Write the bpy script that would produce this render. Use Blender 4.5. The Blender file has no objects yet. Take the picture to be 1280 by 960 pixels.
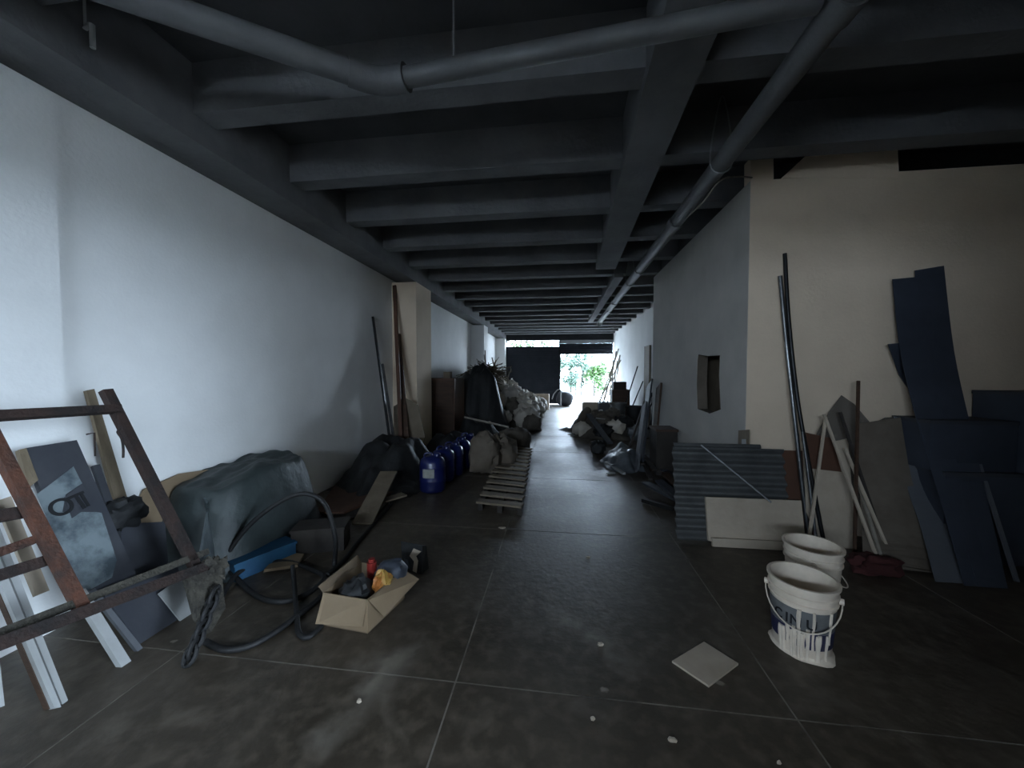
import bpy, math, random
from mathutils import Vector, Matrix, Euler, noise
random.seed(7)
S = bpy.context.scene
col = S.collection

# ------------------------------------------------------------------ camera
FPX = 455.0
YAW, PITCH, EYE = math.radians(7.3), math.radians(1.8), 1.5
FW = Vector((-math.sin(YAW)*math.cos(PITCH), math.cos(YAW)*math.cos(PITCH), -math.sin(PITCH)))
RT = Vector((math.cos(YAW), math.sin(YAW), 0)); UP = RT.cross(FW); CAM = Vector((0, 0, EYE))
cam = bpy.data.cameras.new('camera'); camo = bpy.data.objects.new('camera', cam); col.objects.link(camo)
cam.sensor_width = 36; cam.lens = FPX/1280*36; cam.clip_start = .02; cam.clip_end = 200
camo.location = CAM
camo.rotation_euler = Matrix((RT, UP, -FW)).transposed().to_euler()
S.camera = camo
# ------------------------------------------------------------------ world: overcast daylight
W = bpy.data.worlds.new('overcast_sky'); S.world = W; W.use_nodes = True
bg = W.node_tree.nodes['Background']; bg.inputs[0].default_value = (.65, .81, 1.0, 1); bg.inputs[1].default_value = 60.0
# sampling portals in the openings, of which side and back are added unseen (they emit nothing of their own)
def portal(name, loc, rot, sx, sy):
    l = bpy.data.lights.new(name, 'AREA'); l.shape = 'RECTANGLE'; l.size = sx; l.size_y = sy; l.cycles.is_portal = True
    o = bpy.data.objects.new(name, l); col.objects.link(o); o.location = loc; o.rotation_euler = rot
portal('portal_side', (1.50, .13, 1.2), (0, math.pi/2, 0), 2.4, .78)
portal('portal_back', (-1.4, -3.05, 2.1), (math.pi/2, 0, 0), 2.6, .42)
portal('portal_far', (1.28, 17.5, 1.2), (-math.pi/2, 0, 0), 2.42, 2.4)
portal('portal_transom', (-1.25, 17.5, 2.83), (-math.pi/2, 0, 0), 2.4, .26)
S.view_settings.view_transform = 'Standard'; S.view_settings.look = 'None'
S.view_settings.exposure = 0.0; S.view_settings.gamma = 1.0; S.view_settings.use_curve_mapping = False
S.cycles.max_bounces = 10; S.cycles.diffuse_bounces = 6

# ------------------------------------------------------------------ pixel -> place (calibration of the photograph)
def ray(x, y): return FW + RT*((x-640)/FPX) + UP*((480-y)/FPX)
def onz(x, y, z=0.0):
    d = ray(x, y); return CAM + d*((z-EYE)/d.z)
def ony(x, y, Y):
    d = ray(x, y); return CAM + d*(Y/d.y)
def onx(x, y, X):
    d = ray(x, y); return CAM + d*(X/d.x)
def onpl(x, y, n, k):
    d = ray(x, y); n = Vector(n); return CAM + d*((k-n.dot(CAM))/n.dot(d))

# ------------------------------------------------------------------ materials
def mat(name, c1, c2=None, scale=4.0, rough=.75, metal=0.0, bump=.15, detail=6, world=False, lo=.35, hi=.65, stretch=None, bscale=None, spec=.4, rough2=None, trans=0, k=.52):
    m = bpy.data.materials.new(name); m.use_nodes = True; nt = m.node_tree; N = nt.nodes; L = nt.links
    b = N['Principled BSDF']
    b.inputs['Roughness'].default_value = rough; b.inputs['Metallic'].default_value = metal; b.inputs['Specular IOR Level'].default_value = spec
    if trans:
        b.inputs['Alpha'].default_value = 1-trans
    if c2 is None: c2 = tuple(v*.75 for v in c1)
    c1 = tuple(v*k for v in c1); c2 = tuple(v*k for v in c2)      # k scales both colours, to balance the sky strength
    if world:
        g = N.new('ShaderNodeNewGeometry'); co = g.outputs['Position']
    else:
        g = N.new('ShaderNodeTexCoord'); co = g.outputs['Object']
    if stretch:
        mp = N.new('ShaderNodeMapping'); mp.inputs['Scale'].default_value = stretch; L.new(co, mp.inputs[0]); co = mp.outputs[0]
    n = N.new('ShaderNodeTexNoise'); n.inputs['Scale'].default_value = scale; n.inputs['Detail'].default_value = detail; n.inputs['Roughness'].default_value = .62; L.new(co, n.inputs['Vector'])
    r = N.new('ShaderNodeMapRange'); r.inputs['From Min'].default_value = lo; r.inputs['From Max'].default_value = hi; L.new(n.outputs['Fac'], r.inputs['Value'])
    x = N.new('ShaderNodeMix'); x.data_type = 'RGBA'; x.inputs[6].default_value = (*c1, 1); x.inputs[7].default_value = (*c2, 1)
    L.new(r.outputs[0], x.inputs[0]); L.new(x.outputs[2], b.inputs['Base Color'])
    if rough2 is not None:
        rr = N.new('ShaderNodeMapRange'); rr.inputs['To Min'].default_value = rough; rr.inputs['To Max'].default_value = rough2
        rr.inputs['From Min'].default_value = lo; rr.inputs['From Max'].default_value = hi
        L.new(n.outputs['Fac'], rr.inputs['Value']); L.new(rr.outputs[0], b.inputs['Roughness'])
    if bump:
        n2 = N.new('ShaderNodeTexNoise'); n2.inputs['Scale'].default_value = bscale or scale*6; n2.inputs['Detail'].default_value = 4; L.new(co, n2.inputs['Vector'])
        bp = N.new('ShaderNodeBump'); bp.inputs['Strength'].default_value = bump; bp.inputs['Distance'].default_value = .02
        L.new(n2.outputs['Fac'], bp.inputs['Height']); L.new(bp.outputs[0], b.inputs['Normal'])
    m['out'] = 1
    return m

def floor_material():
    m = mat('floor_concrete', (.068, .052, .036), (.135, .108, .080), 1.1, .36, bump=.12, world=True, lo=.36, hi=.72, bscale=30, rough2=.56, detail=9)
    nt = m.node_tree; N = nt.nodes; L = nt.links; b = N['Principled BSDF']
    base = b.inputs['Base Color'].links[0].from_socket
    g = N.new('ShaderNodeNewGeometry').outputs['Position']
    def mixin(base, colr, fac):
        x = N.new('ShaderNodeMix'); x.data_type = 'RGBA'; x.inputs[7].default_value = (*colr, 1)
        L.new(base, x.inputs[6]); L.new(fac, x.inputs[0]); return x.outputs[2]
    def mr(sock, a, bb, t0=0, t1=1):
        r = N.new('ShaderNodeMapRange'); r.inputs[1].default_value = a; r.inputs[2].default_value = bb; r.inputs[3].default_value = t0; r.inputs[4].default_value = t1; L.new(sock, r.inputs[0]); return r.outputs[0]
    def mul(a, c):
        q = N.new('ShaderNodeMath'); q.operation = 'MULTIPLY'; L.new(a, q.inputs[0]); L.new(c, q.inputs[1]); return q.outputs[0]
    # fine dust
    n = N.new('ShaderNodeTexNoise'); n.inputs['Scale'].default_value = 13; n.inputs['Detail'].default_value = 8; L.new(g, n.inputs['Vector'])
    base = mixin(base, (.105, .085, .063), mr(n.outputs['Fac'], .46, .72, 0, .7))
    # pale scuffs
    n = N.new('ShaderNodeTexNoise'); n.inputs['Scale'].default_value = 2.6; n.inputs['Detail'].default_value = 10; n.inputs['Distortion'].default_value = 1.2; L.new(g, n.inputs['Vector'])
    base = mixin(base, (.14, .118, .092), mr(n.outputs['Fac'], .58, .76, 0, .6))
    # paint drips
    v = N.new('ShaderNodeTexVoronoi'); v.inputs['Scale'].default_value = 3.4; L.new(g, v.inputs['Vector'])
    n = N.new('ShaderNodeTexNoise'); n.inputs['Scale'].default_value = 30; L.new(g, n.inputs['Vector'])
    ad = N.new('ShaderNodeMath'); ad.operation = 'MULTIPLY_ADD'; L.new(n.outputs['Fac'], ad.inputs[0]); ad.inputs[1].default_value = .12; L.new(v.outputs['Distance'], ad.inputs[2])
    wn = N.new('ShaderNodeSeparateColor'); L.new(v.outputs['Color'], wn.inputs[0])
    base = mixin(base, (.22, .19, .155), mul(mr(ad.outputs[0], .135, .105), mr(wn.outputs[0], .62, .64)))
    # long pale smear of dried plaster
    for (p0, p1, wd) in (((505, 822), (408, 925), .055), ((440, 835), (520, 812), .05), ((690, 760), (790, 835), .05)):
        a = onz(*p0); c = onz(*p1); d = c-a
        nz = N.new('ShaderNodeTexNoise'); nz.inputs['Scale'].default_value = 5; nz.inputs['Detail'].default_value = 6; L.new(g, nz.inputs['Vector'])
        off = N.new('ShaderNodeVectorMath'); off.operation = 'MULTIPLY_ADD'; L.new(nz.outputs['Color'], off.inputs[0]); off.inputs[1].default_value = (.22, .22, 0); L.new(g, off.inputs[2])
        sb = N.new('ShaderNodeVectorMath'); sb.operation = 'SUBTRACT'; L.new(off.outputs[0], sb.inputs[0]); sb.inputs[1].default_value = a+Vector((.11, .11, 0))
        dt = N.new('ShaderNodeVectorMath'); dt.operation = 'DOT_PRODUCT'; L.new(sb.outputs[0], dt.inputs[0]); dt.inputs[1].default_value = d/d.length_squared
        cl = mr(dt.outputs['Value'], 0, 1)
        sc = N.new('ShaderNodeVectorMath'); sc.operation = 'SCALE'; sc.inputs[0].default_value = d; L.new(cl, sc.inputs['Scale'])
        ds = N.new('ShaderNodeVectorMath'); ds.operation = 'DISTANCE'; L.new(sb.outputs[0], ds.inputs[0]); L.new(sc.outputs[0], ds.inputs[1])
        base = mixin(base, (.17, .148, .12), mul(mr(ds.outputs['Value'], wd*1.8, wd*.2), mr(nz.outputs['Fac'], .35, .65, .1, .8)))
    L.new(base, b.inputs['Base Color'])
    return m

def sack_material():
    return mat('sack_weave', (.58, .53, .46), (.38, .34, .28), 3, .85, bump=.4, bscale=9, k=1)

MT = dict(
    floor=floor_material(),
    joint=mat('joint_dust', (.42, .38, .32), (.16, .145, .125), 3.5, .9, world=True, lo=.42, hi=.62),
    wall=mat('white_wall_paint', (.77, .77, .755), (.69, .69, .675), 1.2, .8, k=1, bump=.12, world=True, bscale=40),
    wallr=mat('warm_lit_wall_paint', (.66, .535, .40), (.56, .45, .335), 1.0, .85, k=1,  # cream tint is warm light painted into the wall colour
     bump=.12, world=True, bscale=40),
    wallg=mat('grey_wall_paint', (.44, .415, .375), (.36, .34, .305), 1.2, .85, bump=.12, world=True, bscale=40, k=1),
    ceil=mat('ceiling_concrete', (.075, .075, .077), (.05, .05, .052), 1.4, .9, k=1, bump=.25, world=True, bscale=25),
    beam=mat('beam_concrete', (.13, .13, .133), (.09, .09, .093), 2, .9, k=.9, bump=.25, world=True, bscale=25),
    dark=mat('dark_metal', (.035, .037, .042), (.02, .021, .024), 3, .55, .6, world=True),
    shutter=mat('shutter_steel', (.055, .06, .075), (.035, .04, .05), 3, .5, .7, world=True),
    steel=mat('painted_steel', (.45, .46, .47), (.3, .3, .31), 4, .5, .4),
    pipe=mat('grey_pipe', (.17, .172, .175), (.115, .115, .118), 3, .6),
    rust=mat('rusted_steel', (.035, .028, .026), (.075, .042, .032), 9, .85, .2, bump=.5, bscale=60),
    orange=mat('orange_rust', (.20, .075, .04), (.08, .045, .034), 9, .85, .1, bump=.5, bscale=60),
    crud=mat('crusted_metal', (.05, .045, .036), (.11, .098, .075), 14, .95, bump=.8, bscale=45),
    white=mat('white_board', (.62, .63, .62), (.50, .50, .48), 3, .7),
    whitewarm=mat('warm_lit_offwhite_board', (.58, .48, .37), (.45, .37, .28), 3, .75, k=.72),  # off-white, with warm light added into the colour
    slate=mat('slate_panel', (.055, .06, .075), (.085, .088, .10), 3, .6),
    navy=mat('navy_panel', (.040, .047, .062), (.026, .031, .042), 2, .55, k=1),
    bluegrey=mat('bluegrey_panel', (.20, .21, .23), (.15, .155, .17), 2, .7),
    poster=mat('torn_poster', (.30, .36, .38), (.09, .12, .14), 5, .8, detail=10, lo=.42, hi=.6),
    ink=mat('black_ink', (.012, .013, .016), None, 3, .7, bump=0),
    tan=mat('tan_wood', (.36, .28, .18), (.25, .19, .12), 2, .75, stretch=(9, 9, 1), bump=.2),
    tan2=mat('pale_wood', (.34, .27, .19), (.22, .17, .115), 2.5, .8, bump=.2),
    brown=mat('brown_wood', (.12, .062, .034), (.075, .04, .024), 3, .7, stretch=(1, 1, 6)),
    redwood=mat('reddish_board', (.17, .075, .04), (.11, .05, .03), 2, .65),
    darkwood=mat('dark_wood', (.065, .052, .042), (.035, .029, .025), 4, .85),
    card=mat('cardboard', (.40, .29, .18), (.33, .235, .14), 2.5, .85, bump=.1),
    cardin=mat('cardboard_dull', (.27, .195, .125), (.21, .15, .095), 2.5, .9, bump=.1),
    tarp=mat('green_tarp', (.062, .082, .08), (.030, .040, .040), 2.5, .55, bump=.5, bscale=10, detail=8),
    tarplight=mat('grey_tarp', (.20, .24, .25), (.11, .135, .145), 4, .55, bump=.4, bscale=10),
    black=mat('black_plastic', (.016, .017, .018), (.028, .029, .03), 4, .62, bump=.5, bscale=12),
    rubber=mat('black_rubber', (.013, .013, .014), (.022, .021, .02), 10, .6),
    bluebox=mat('blue_plastic', (.03, .16, .30), (.02, .09, .19), 4, .5),
    can=mat('blue_drum_plastic', (.012, .022, .15), (.008, .014, .095), 3, .28, bump=.05, spec=.6),
    label=mat('paper_label', (.55, .55, .50), (.42, .42, .38), 20, .8, bump=0),
    sack=sack_material(), sack2=mat('grey_sack_weave', (.42, .39, .35), (.27, .245, .21), 3, .85, bump=.4, bscale=9, k=1),
    sackd=mat('dirty_sack', (.22, .19, .155), (.12, .10, .08), 3, .9, bump=.5, bscale=9),
    paper=mat('paper_sack', (.27, .22, .17), (.17, .135, .10), 3, .9, bump=.4, bscale=8),
    straw=mat('dry_straw', (.22, .17, .10), (.08, .06, .04), 8, .9),
    stick=mat('pale_stick', (.50, .44, .36), (.30, .26, .2), 6, .8),
    galv=mat('galvanised_sheet', (.26, .265, .26), (.15, .15, .148), 3, .45, .55, bump=.15, rough2=.65),
    chrome=mat('bare_tube', (.40, .41, .42), (.22, .22, .22), 6, .32, .85, bump=.05),
    darktube=mat('dark_tube', (.05, .05, .052), (.03, .03, .03), 6, .4, .6, bump=.05),
    bucket=mat('warm_lit_white_plastic', (.74, .63, .51), (.58, .49, .39), 6, .5, k=1, bump=.1),  # white plastic, its colour warmed in place of a warm source
    bband=mat('blue_bucket_label', (.03, .035, .14), (.06, .06, .10), 10, .5, bump=.05),
    bgrey=mat('grey_bucket_label', (.30, .30, .29), (.20, .20, .20), 10, .6, bump=.05),
    paintm=mat('dried_white_paint', (.78, .67, .54), (.62, .53, .43), 8, .6, k=.95),
    red=mat('red_plastic', (.45, .04, .03), None, 5, .45),
    orangep=mat('orange_wrapper', (.60, .20, .04), (.70, .42, .10), 12, .5, lo=.45, hi=.55),
    maroon=mat('dark_red_cloth', (.10, .022, .02), None, 5, .9),
    film=mat('dusty_film', (.34, .29, .24), (.24, .205, .17), 5, .6, trans=.35),
    plasticgrey=mat('grey_plastic_sheet', (.22, .24, .26), (.11, .12, .13), 4, .4, bump=.5, bscale=9),
    tile=mat('pale_tile', (.56, .47, .37), (.47, .39, .30), 6, .6, k=.72, bump=.08),  # pale tile with the warm light baked into its colour
    ground=mat('outdoor_paving', (.42, .42, .41), (.33, .33, .32), 1, .9, k=1, world=True),
    leaf=mat('leaf_green', (.055, .120, .020), (.032, .080, .018), 1.5, .6, bump=0),
    leafd=mat('leaf_deep_green', (.060, .110, .070), (.036, .075, .050), 1.5, .6, bump=0),
    bark=mat('bark', (.04, .033, .026), None, 8, .9),
    redpaint=mat('red_paint', (.45, .03, .03), None, 5, .6, bump=0),
)

# ------------------------------------------------------------------ mesh builder
OFF = {}
class MB:
    def __init__(s): s.v = []; s.f = []; s.mi = []
    def add(s, vs, fs, mi=0):
        b = len(s.v); s.v += [Vector(p) for p in vs]; s.f += [tuple(i+b for i in q) for q in fs]; s.mi += [mi]*len(fs); return s
    def box(s, a, b, mi=0):
        x0, y0, z0 = a; x1, y1, z1 = b
        return s.hexa([(x0, y0, z0), (x1, y0, z0), (x1, y1, z0), (x0, y1, z0)], [(x0, y0, z1), (x1, y0, z1), (x1, y1, z1), (x0, y1, z1)], mi)
    def hexa(s, lo, hi, mi=0):
        n = len(lo); fs = [tuple(reversed(range(n))), tuple(range(n, 2*n))] + [(i, (i+1) % n, n+(i+1) % n, n+i) for i in range(n)]
        return s.add(list(lo)+list(hi), fs, mi)
    def bar(s, p0, p1, w, t, side=None, mi=0):
        p0 = Vector(p0); p1 = Vector(p1); d = (p1-p0).normalized()
        side = Vector(side) if side is not None else (Vector((0, 0, 1)) if abs(d.z) < .8 else Vector((0, 1, 0))).cross(d)
        u = (side-d*side.dot(d)).normalized()*w/2; n = d.cross(u).normalized()*t/2
        return s.hexa([p0-u-n, p0+u-n, p0+u+n, p0-u+n], [p1-u-n, p1+u-n, p1+u+n, p1-u+n], mi)
    def slab(s, pts, thick, mi=0):
        pts = [Vector(p) for p in pts]; n = (pts[1]-pts[0]).cross(pts[-1]-pts[0]).normalized()
        if n.dot(CAM-pts[0]) < 0: n = -n
        return s.hexa([p-n*thick for p in pts], pts, mi)
    def tube(s, pts, r, seg=10, closed=False, mi=0, cap=True, smooth=0):
        pts = [Vector(p) for p in pts]
        if smooth: pts = spline(pts, smooth, closed)
        n = len(pts); rs = r if isinstance(r, (list, tuple)) else [r]*n
        vs = []; ref = None
        for i, p in enumerate(pts):
            a = pts[i-1] if (i > 0 or closed) else p; b = pts[(i+1) % n] if (i < n-1 or closed) else p
            d = (b-a).normalized()
            if ref is None: ref = d.orthogonal().normalized()
            ref = (ref-d*ref.dot(d)).normalized(); q = d.cross(ref)
            for k in range(seg):
                th = 2*math.pi*k/seg; vs.append(p+(ref*math.cos(th)+q*math.sin(th))*rs[i])
        fs = []
        for i in range(n if closed else n-1):
            for k in range(seg):
                a = i*seg+k; b = i*seg+(k+1) % seg; c = ((i+1) % n)*seg
                fs.append((a, b, c+(k+1) % seg, c+k))
        if cap and not closed: fs += [tuple(reversed(range(seg))), tuple(range((n-1)*seg, n*seg))]
        return s.add(vs, fs, mi)
    def lathe(s, prof, c=(0, 0, 0), seg=28, mi=0, a0=0, a1=2*math.pi):
        c = Vector(c); full = abs(a1-a0-2*math.pi) < 1e-6; m = seg if full else seg+1; vs = []
        for (r, z) in prof:
            for k in range(m):
                t = a0+(a1-a0)*k/seg; vs.append(c+Vector((r*math.cos(t), r*math.sin(t), z)))
        fs = []
        for i in range(len(prof)-1):
            for k in range(seg):
                k2 = (k+1) % m
                fs.append((i*m+k, i*m+k2, (i+1)*m+k2, (i+1)*m+k))
        return s.add(vs, fs, mi)
    def grid(s, fn, nu, nv, mi=0):
        vs = [fn(i/nu, j/nv) for j in range(nv+1) for i in range(nu+1)]
        fs = [(j*(nu+1)+i, j*(nu+1)+i+1, (j+1)*(nu+1)+i+1, (j+1)*(nu+1)+i) for j in range(nv) for i in range(nu)]
        return s.add(vs, fs, mi)
    def blob(s, c, r, seed=0, lump=.18, sq=.75, rotz=0, tilt=0, nu=20, nv=12, neck=0, mi=0, freq=1.6):
        c = Vector(c); R = Euler((tilt, 0, rotz)).to_matrix(); vs = []
        def f(t): return math.copysign(abs(t)**sq, t)
        for j in range(nv+1):
            ph = -math.pi/2+math.pi*j/nv
            for i in range(nu):
                th = 2*math.pi*i/nu
                d = Vector((f(math.cos(ph))*f(math.cos(th)), f(math.cos(ph))*f(math.sin(th)), f(math.sin(ph))))
                k = 1+lump*noise.noise(d*freq+Vector((seed*3.7, seed*1.3, 5)))+lump*.45*noise.noise(d*freq*3+Vector((seed, 9, seed)))
                p = Vector((d.x*r[0]*k, d.y*r[1]*k, d.z*r[2]*k))
                if neck and d.z > .6: p.x *= 1-neck*(d.z-.6)/.4; p.y *= 1-neck*(d.z-.6)/.4; p.z += neck*.25*r[2]*(d.z-.6)
                vs.append(R @ p+c)
        fs = []
        for j in range(nv):
            for i in range(nu): fs.append((j*nu+i, j*nu+(i+1) % nu, (j+1)*nu+(i+1) % nu, (j+1)*nu+i))
        fs += [tuple(reversed(range(nu))), tuple(range(nv*nu, (nv+1)*nu))]
        return s.add(vs, fs, mi)
    def trim(s, z):
        keep = [i for i, f in enumerate(s.f) if any(s.v[k].z > z for k in f)]
        s.f = [s.f[i] for i in keep]; s.mi = [s.mi[i] for i in keep]
        used = sorted({k for f in s.f for k in f}); ix = {k: i for i, k in enumerate(used)}
        s.v = [s.v[k] for k in used]; s.f = [tuple(ix[k] for k in f) for f in s.f]; return s
    def floorclip(s, z=.003):
        for p in s.v:
            if p.z < z: p.z = z
        return s
    def build(s, name, m, parent=None, smooth=False, label=None, cat=None, group=None, kind=None, origin=None):
        if parent is not None: off = OFF.get(parent.as_pointer(), Vector((0, 0, 0)))
        elif origin is not None: off = Vector(origin)
        elif kind == 'structure': off = Vector((0, 0, 0))
        else:
            off = sum(s.v, Vector())/len(s.v); off.z = min(p.z for p in s.v)
        me = bpy.data.meshes.new(name); me.from_pydata([p-off for p in s.v], [], s.f)
        for q in (m if isinstance(m, (list, tuple)) else [m]): me.materials.append(MT[q])
        for i, p in enumerate(me.polygons): p.material_index = s.mi[i]; p.use_smooth = smooth
        me.validate(); me.update()
        if smooth: 
            try: me.set_sharp_from_angle(angle=math.radians(50))
            except Exception: pass
        o = bpy.data.objects.new(name, me); col.objects.link(o)
        if parent is None: o.location = off
        else: o.parent = parent
        OFF[o.as_pointer()] = off
        tag(o, label, cat, group, kind); return o

def spline(p, n, closed=False):
    out = []; m = len(p)
    for i in range(m if closed else m-1):
        if closed: a, b, c, d = p[i-1], p[i], p[(i+1) % m], p[(i+2) % m]
        else: a, b, c, d = p[max(i-1, 0)], p[i], p[i+1], p[min(i+2, m-1)]
        for k in range(n):
            t = k/n; out.append(.5*((2*b)+(c-a)*t+(2*a-5*b+4*c-d)*t*t+(3*b-a-3*c+d)*t**3))
    if not closed: out.append(p[-1])
    return out
def tag(o, label=None, cat=None, group=None, kind=None):
    if label: o['label'] = label
    if cat: o['category'] = cat
    if group: o['group'] = group
    if kind: o['kind'] = kind
def thing(name, label, cat, loc=(0, 0, 0), group=None):
    o = bpy.data.objects.new(name, None); o.empty_display_size = .1; col.objects.link(o); o.location = loc
    OFF[o.as_pointer()] = Vector(loc); tag(o, label, cat, group); return o
def copy_thing(root, loc, rotz=0, label=None, group=None, scale=1):
    r = root.copy(); col.objects.link(r); r.location = loc; r.rotation_euler = (0, 0, rotz); r.scale = (scale,)*3
    if label: r['label'] = label
    if group: r['group'] = group
    for ch in list(root.children):
        c = ch.copy(); col.objects.link(c); c.parent = r
        for g in list(ch.children):
            d = g.copy(); col.objects.link(d); d.parent = c
    return r

# ================================================================== SETTING
XL, XB, XR, YD = -2.95, -2.5, 2.5, 17.3
ZS, ZJ, ZC = 3.10, 3.28, 3.62          # edge-beam soffit, joist bottom, slab
XK, YZ = 1.75, 7.12
YB, XP, XE, YK = -3.0, 1.45, 6.2, 3.67  # back wall, added unseen doorway partition, end of the right bay, face of the boxed-in room
floor = MB().box((XL-.2, YB-.2, -.14), (XE+.2, YD+.15, -.0015)).build('floor', 'joint', kind='structure')
X0, DX, Y0, DY, G = -.49, 1.52, 1.67, 1.73, .008
xs = [XL] + [X0+DX*k for k in range(-1, 5) if XL < X0+DX*k < XE] + [XE]
ys = [YB] + [Y0+DY*k for k in range(-2, 10) if YB < Y0+DY*k < YD] + [YD]
cache = {}
for i in range(len(xs)-1):
    for j in range(len(ys)-1):
        if xs[i] > 3.4 and ys[j] > 7.2: continue
        w, d = round(xs[i+1]-xs[i], 4), round(ys[j+1]-ys[j], 4)
        if (w, d) not in cache:
            o = MB().box((G/2, G/2, -.012), (w-G/2, d-G/2, 0)).build('slab', 'floor', floor); cache[(w, d)] = o.data
        else:
            o = bpy.data.objects.new('slab', cache[(w, d)]); col.objects.link(o); o.parent = floor
        o.location = (xs[i], ys[j], 0)

# left wall with near pier, recess and columns
wl = MB().box((XL-.2, YB, 0), (XL, YD, ZS+.05)).build('wall_left', 'wall', kind='structure')
MB().box((XL, YB, 0), (XL+.045, 1.80, ZS)).build('pier', 'wall', wl)
MB().box((XL, 6.20, 0), (XB, 6.95, ZS)).build('column', 'wallr', wl)
MB().box((XL, 12.1, 0), (XB, 12.75, ZS)).build('column', 'wall', wl)
MB().box((XL, 16.9, 0), (XB, YD, ZS)).build('column', 'wall', wl)
# ceiling
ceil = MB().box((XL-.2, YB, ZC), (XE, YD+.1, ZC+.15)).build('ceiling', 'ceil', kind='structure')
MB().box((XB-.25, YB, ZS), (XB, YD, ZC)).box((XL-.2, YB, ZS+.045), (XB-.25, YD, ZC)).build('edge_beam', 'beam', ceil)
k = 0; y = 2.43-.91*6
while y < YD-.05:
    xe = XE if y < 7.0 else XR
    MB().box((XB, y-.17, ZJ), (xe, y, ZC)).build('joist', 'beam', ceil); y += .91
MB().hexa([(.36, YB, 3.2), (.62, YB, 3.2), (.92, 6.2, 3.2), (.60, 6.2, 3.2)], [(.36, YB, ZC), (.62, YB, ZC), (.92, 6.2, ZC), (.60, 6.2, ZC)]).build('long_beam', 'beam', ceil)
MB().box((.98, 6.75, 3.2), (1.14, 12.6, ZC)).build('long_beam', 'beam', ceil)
# unseen back wall and added doorway partition, both openings shaped for the light
MB().box((XL-.2, YB-.2, 0), (-2.7, YB, ZC)).box((-2.7, YB-.2, 2.31), (-.1, YB, ZC)).box((-2.7, YB-.2, 0), (-.1, YB, 1.89)).box((-.1, YB-.2, 0), (XE, YB, ZC)).build('wall_back', 'wall', kind='structure')
wp = MB().box((XP, YB, 0), (XP+.1, -.26, ZC)).box((XP, -.26, 2.4), (XP+.1, .52, ZC)).box((XP, .52, 0), (XP+.1, .68, ZC)).box((XP+.1, .56, 0), (XE, .68, ZC)).build('wall_unseen_partition', 'wallr', kind='structure')
MB().box((XE, .56, 0), (XE+.2, YZ, ZC)).build('wall_right', 'wallr', kind='structure')
# boxed-in room on the right, with a rough hole in its side

wf = MB().box((XK+.003, YK, 0), (XE, YK+.12, ZJ-.01)).build('wall_front', 'wallr', kind='structure')
p = [ony(x, y, YK-.004) for (x, y) in ((938.5, 232), (938.5, 197), (967, 195), (967, 232))]; MB().hexa([q+Vector((0, .12, 0)) for q in p], p).build('patch', 'wallr', wf)
p = [ony(x, y, YK-.004) for (x, y) in ((978, 222), (1015, 188), (1122, 183), (1124, 222))]; MB().hexa([q+Vector((0, .12, 0)) for q in p], p).build('patch', 'wallr', wf)
# side wall with hole polygon
def holed_wall(X, y0, y1, z0, z1, hole, th, name, m):
    b = MB(); outer = [(y0, z0), (y1, z0), (y1, z1), (y0, z1)]; n = len(hole)
    cy = sum(h[0] for h in hole)/n; cz = sum(h[1] for h in hole)/n
    def out(h):
        dy, dz = h[0]-cy, h[1]-cz; t = 1e9
        if dy > 1e-6: t = min(t, (y1-cy)/dy)
        if dy < -1e-6: t = min(t, (y0-cy)/dy)
        if dz > 1e-6: t = min(t, (z1-cz)/dz)
        if dz < -1e-6: t = min(t, (z0-cz)/dz)
        return (cy+dy*t, cz+dz*t)
    corners = [(y0, z0), (y1, z0), (y1, z1), (y0, z1)]
    pts = [(h, out(h)) for h in hole]
    # insert corner spokes
    def ang(q): return math.atan2(q[1]-cz, q[0]-cy)
    ring = []
    for i in range(n):
        h, o = pts[i]; ring.append((h, o)); h2, o2 = pts[(i+1) % n]
        a, a2 = ang(o), ang(o2)
        if a2 < a: a2 += 2*math.pi
        for c in sorted(corners, key=lambda c: (ang(c)-a) % (2*math.pi)):
            t = (ang(c)-a) % (2*math.pi)
            if 0 < t < a2-a: f = t/(a2-a); ring.append(((h[0]+(h2[0]-h[0])*f, h[1]+(h2[1]-h[1])*f), c))
    m_ = len(ring); vs = []
    for xx in (X, X+th):
        for h, o in ring: vs += [(xx, *h), (xx, *o)]
    fs = []; rv = []
    for i in range(m_):
        j = (i+1) % m_; a, b_, c, d = 2*i, 2*i+1, 2*j+1, 2*j
        fs += [(a, b_, c, d), (2*m_+d, 2*m_+c, 2*m_+b_, 2*m_+a), (b_, 2*m_+b_, 2*m_+c, c)]; rv.append((a, d, 2*m_+d, 2*m_+a))
    b.add(vs, fs); n0 = len(b.v); b.f += rv; b.mi += [1]*len(rv); return b.build(name, [m, 'paper'], kind='structure')
hp = [(900, 444), (899, 470), (901, 512), (887, 517), (872, 511), (871, 480), (872, 450), (873, 443), (885, 445)]
hole = [(onx(x, y, XK).y, onx(x, y, XK).z) for x, y in hp]
hcy, hcz = sum(h[0] for h in hole)/9, sum(h[1] for h in hole)/9
hole.sort(key=lambda q: math.atan2(q[1]-hcz, q[0]-hcy))
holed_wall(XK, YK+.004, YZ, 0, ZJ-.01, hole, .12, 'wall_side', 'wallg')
MB().box((XK+.12, YZ-.12, 0), (XE+.2, YZ, ZC)).build('wall_rear', 'wallr', kind='structure')
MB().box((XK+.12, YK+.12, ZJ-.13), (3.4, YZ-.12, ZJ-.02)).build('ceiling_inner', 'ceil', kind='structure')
MB().box((3.4, YK+.12, 0), (3.5, YZ-.12, ZJ-.01)).build('wall_inner', 'wallr', kind='structure')
MB().box((XK+.30, 4.72, .0), (XK+.38, 6.4, 2.4)).build('wall_niche', 'tan2', kind='structure')
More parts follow.
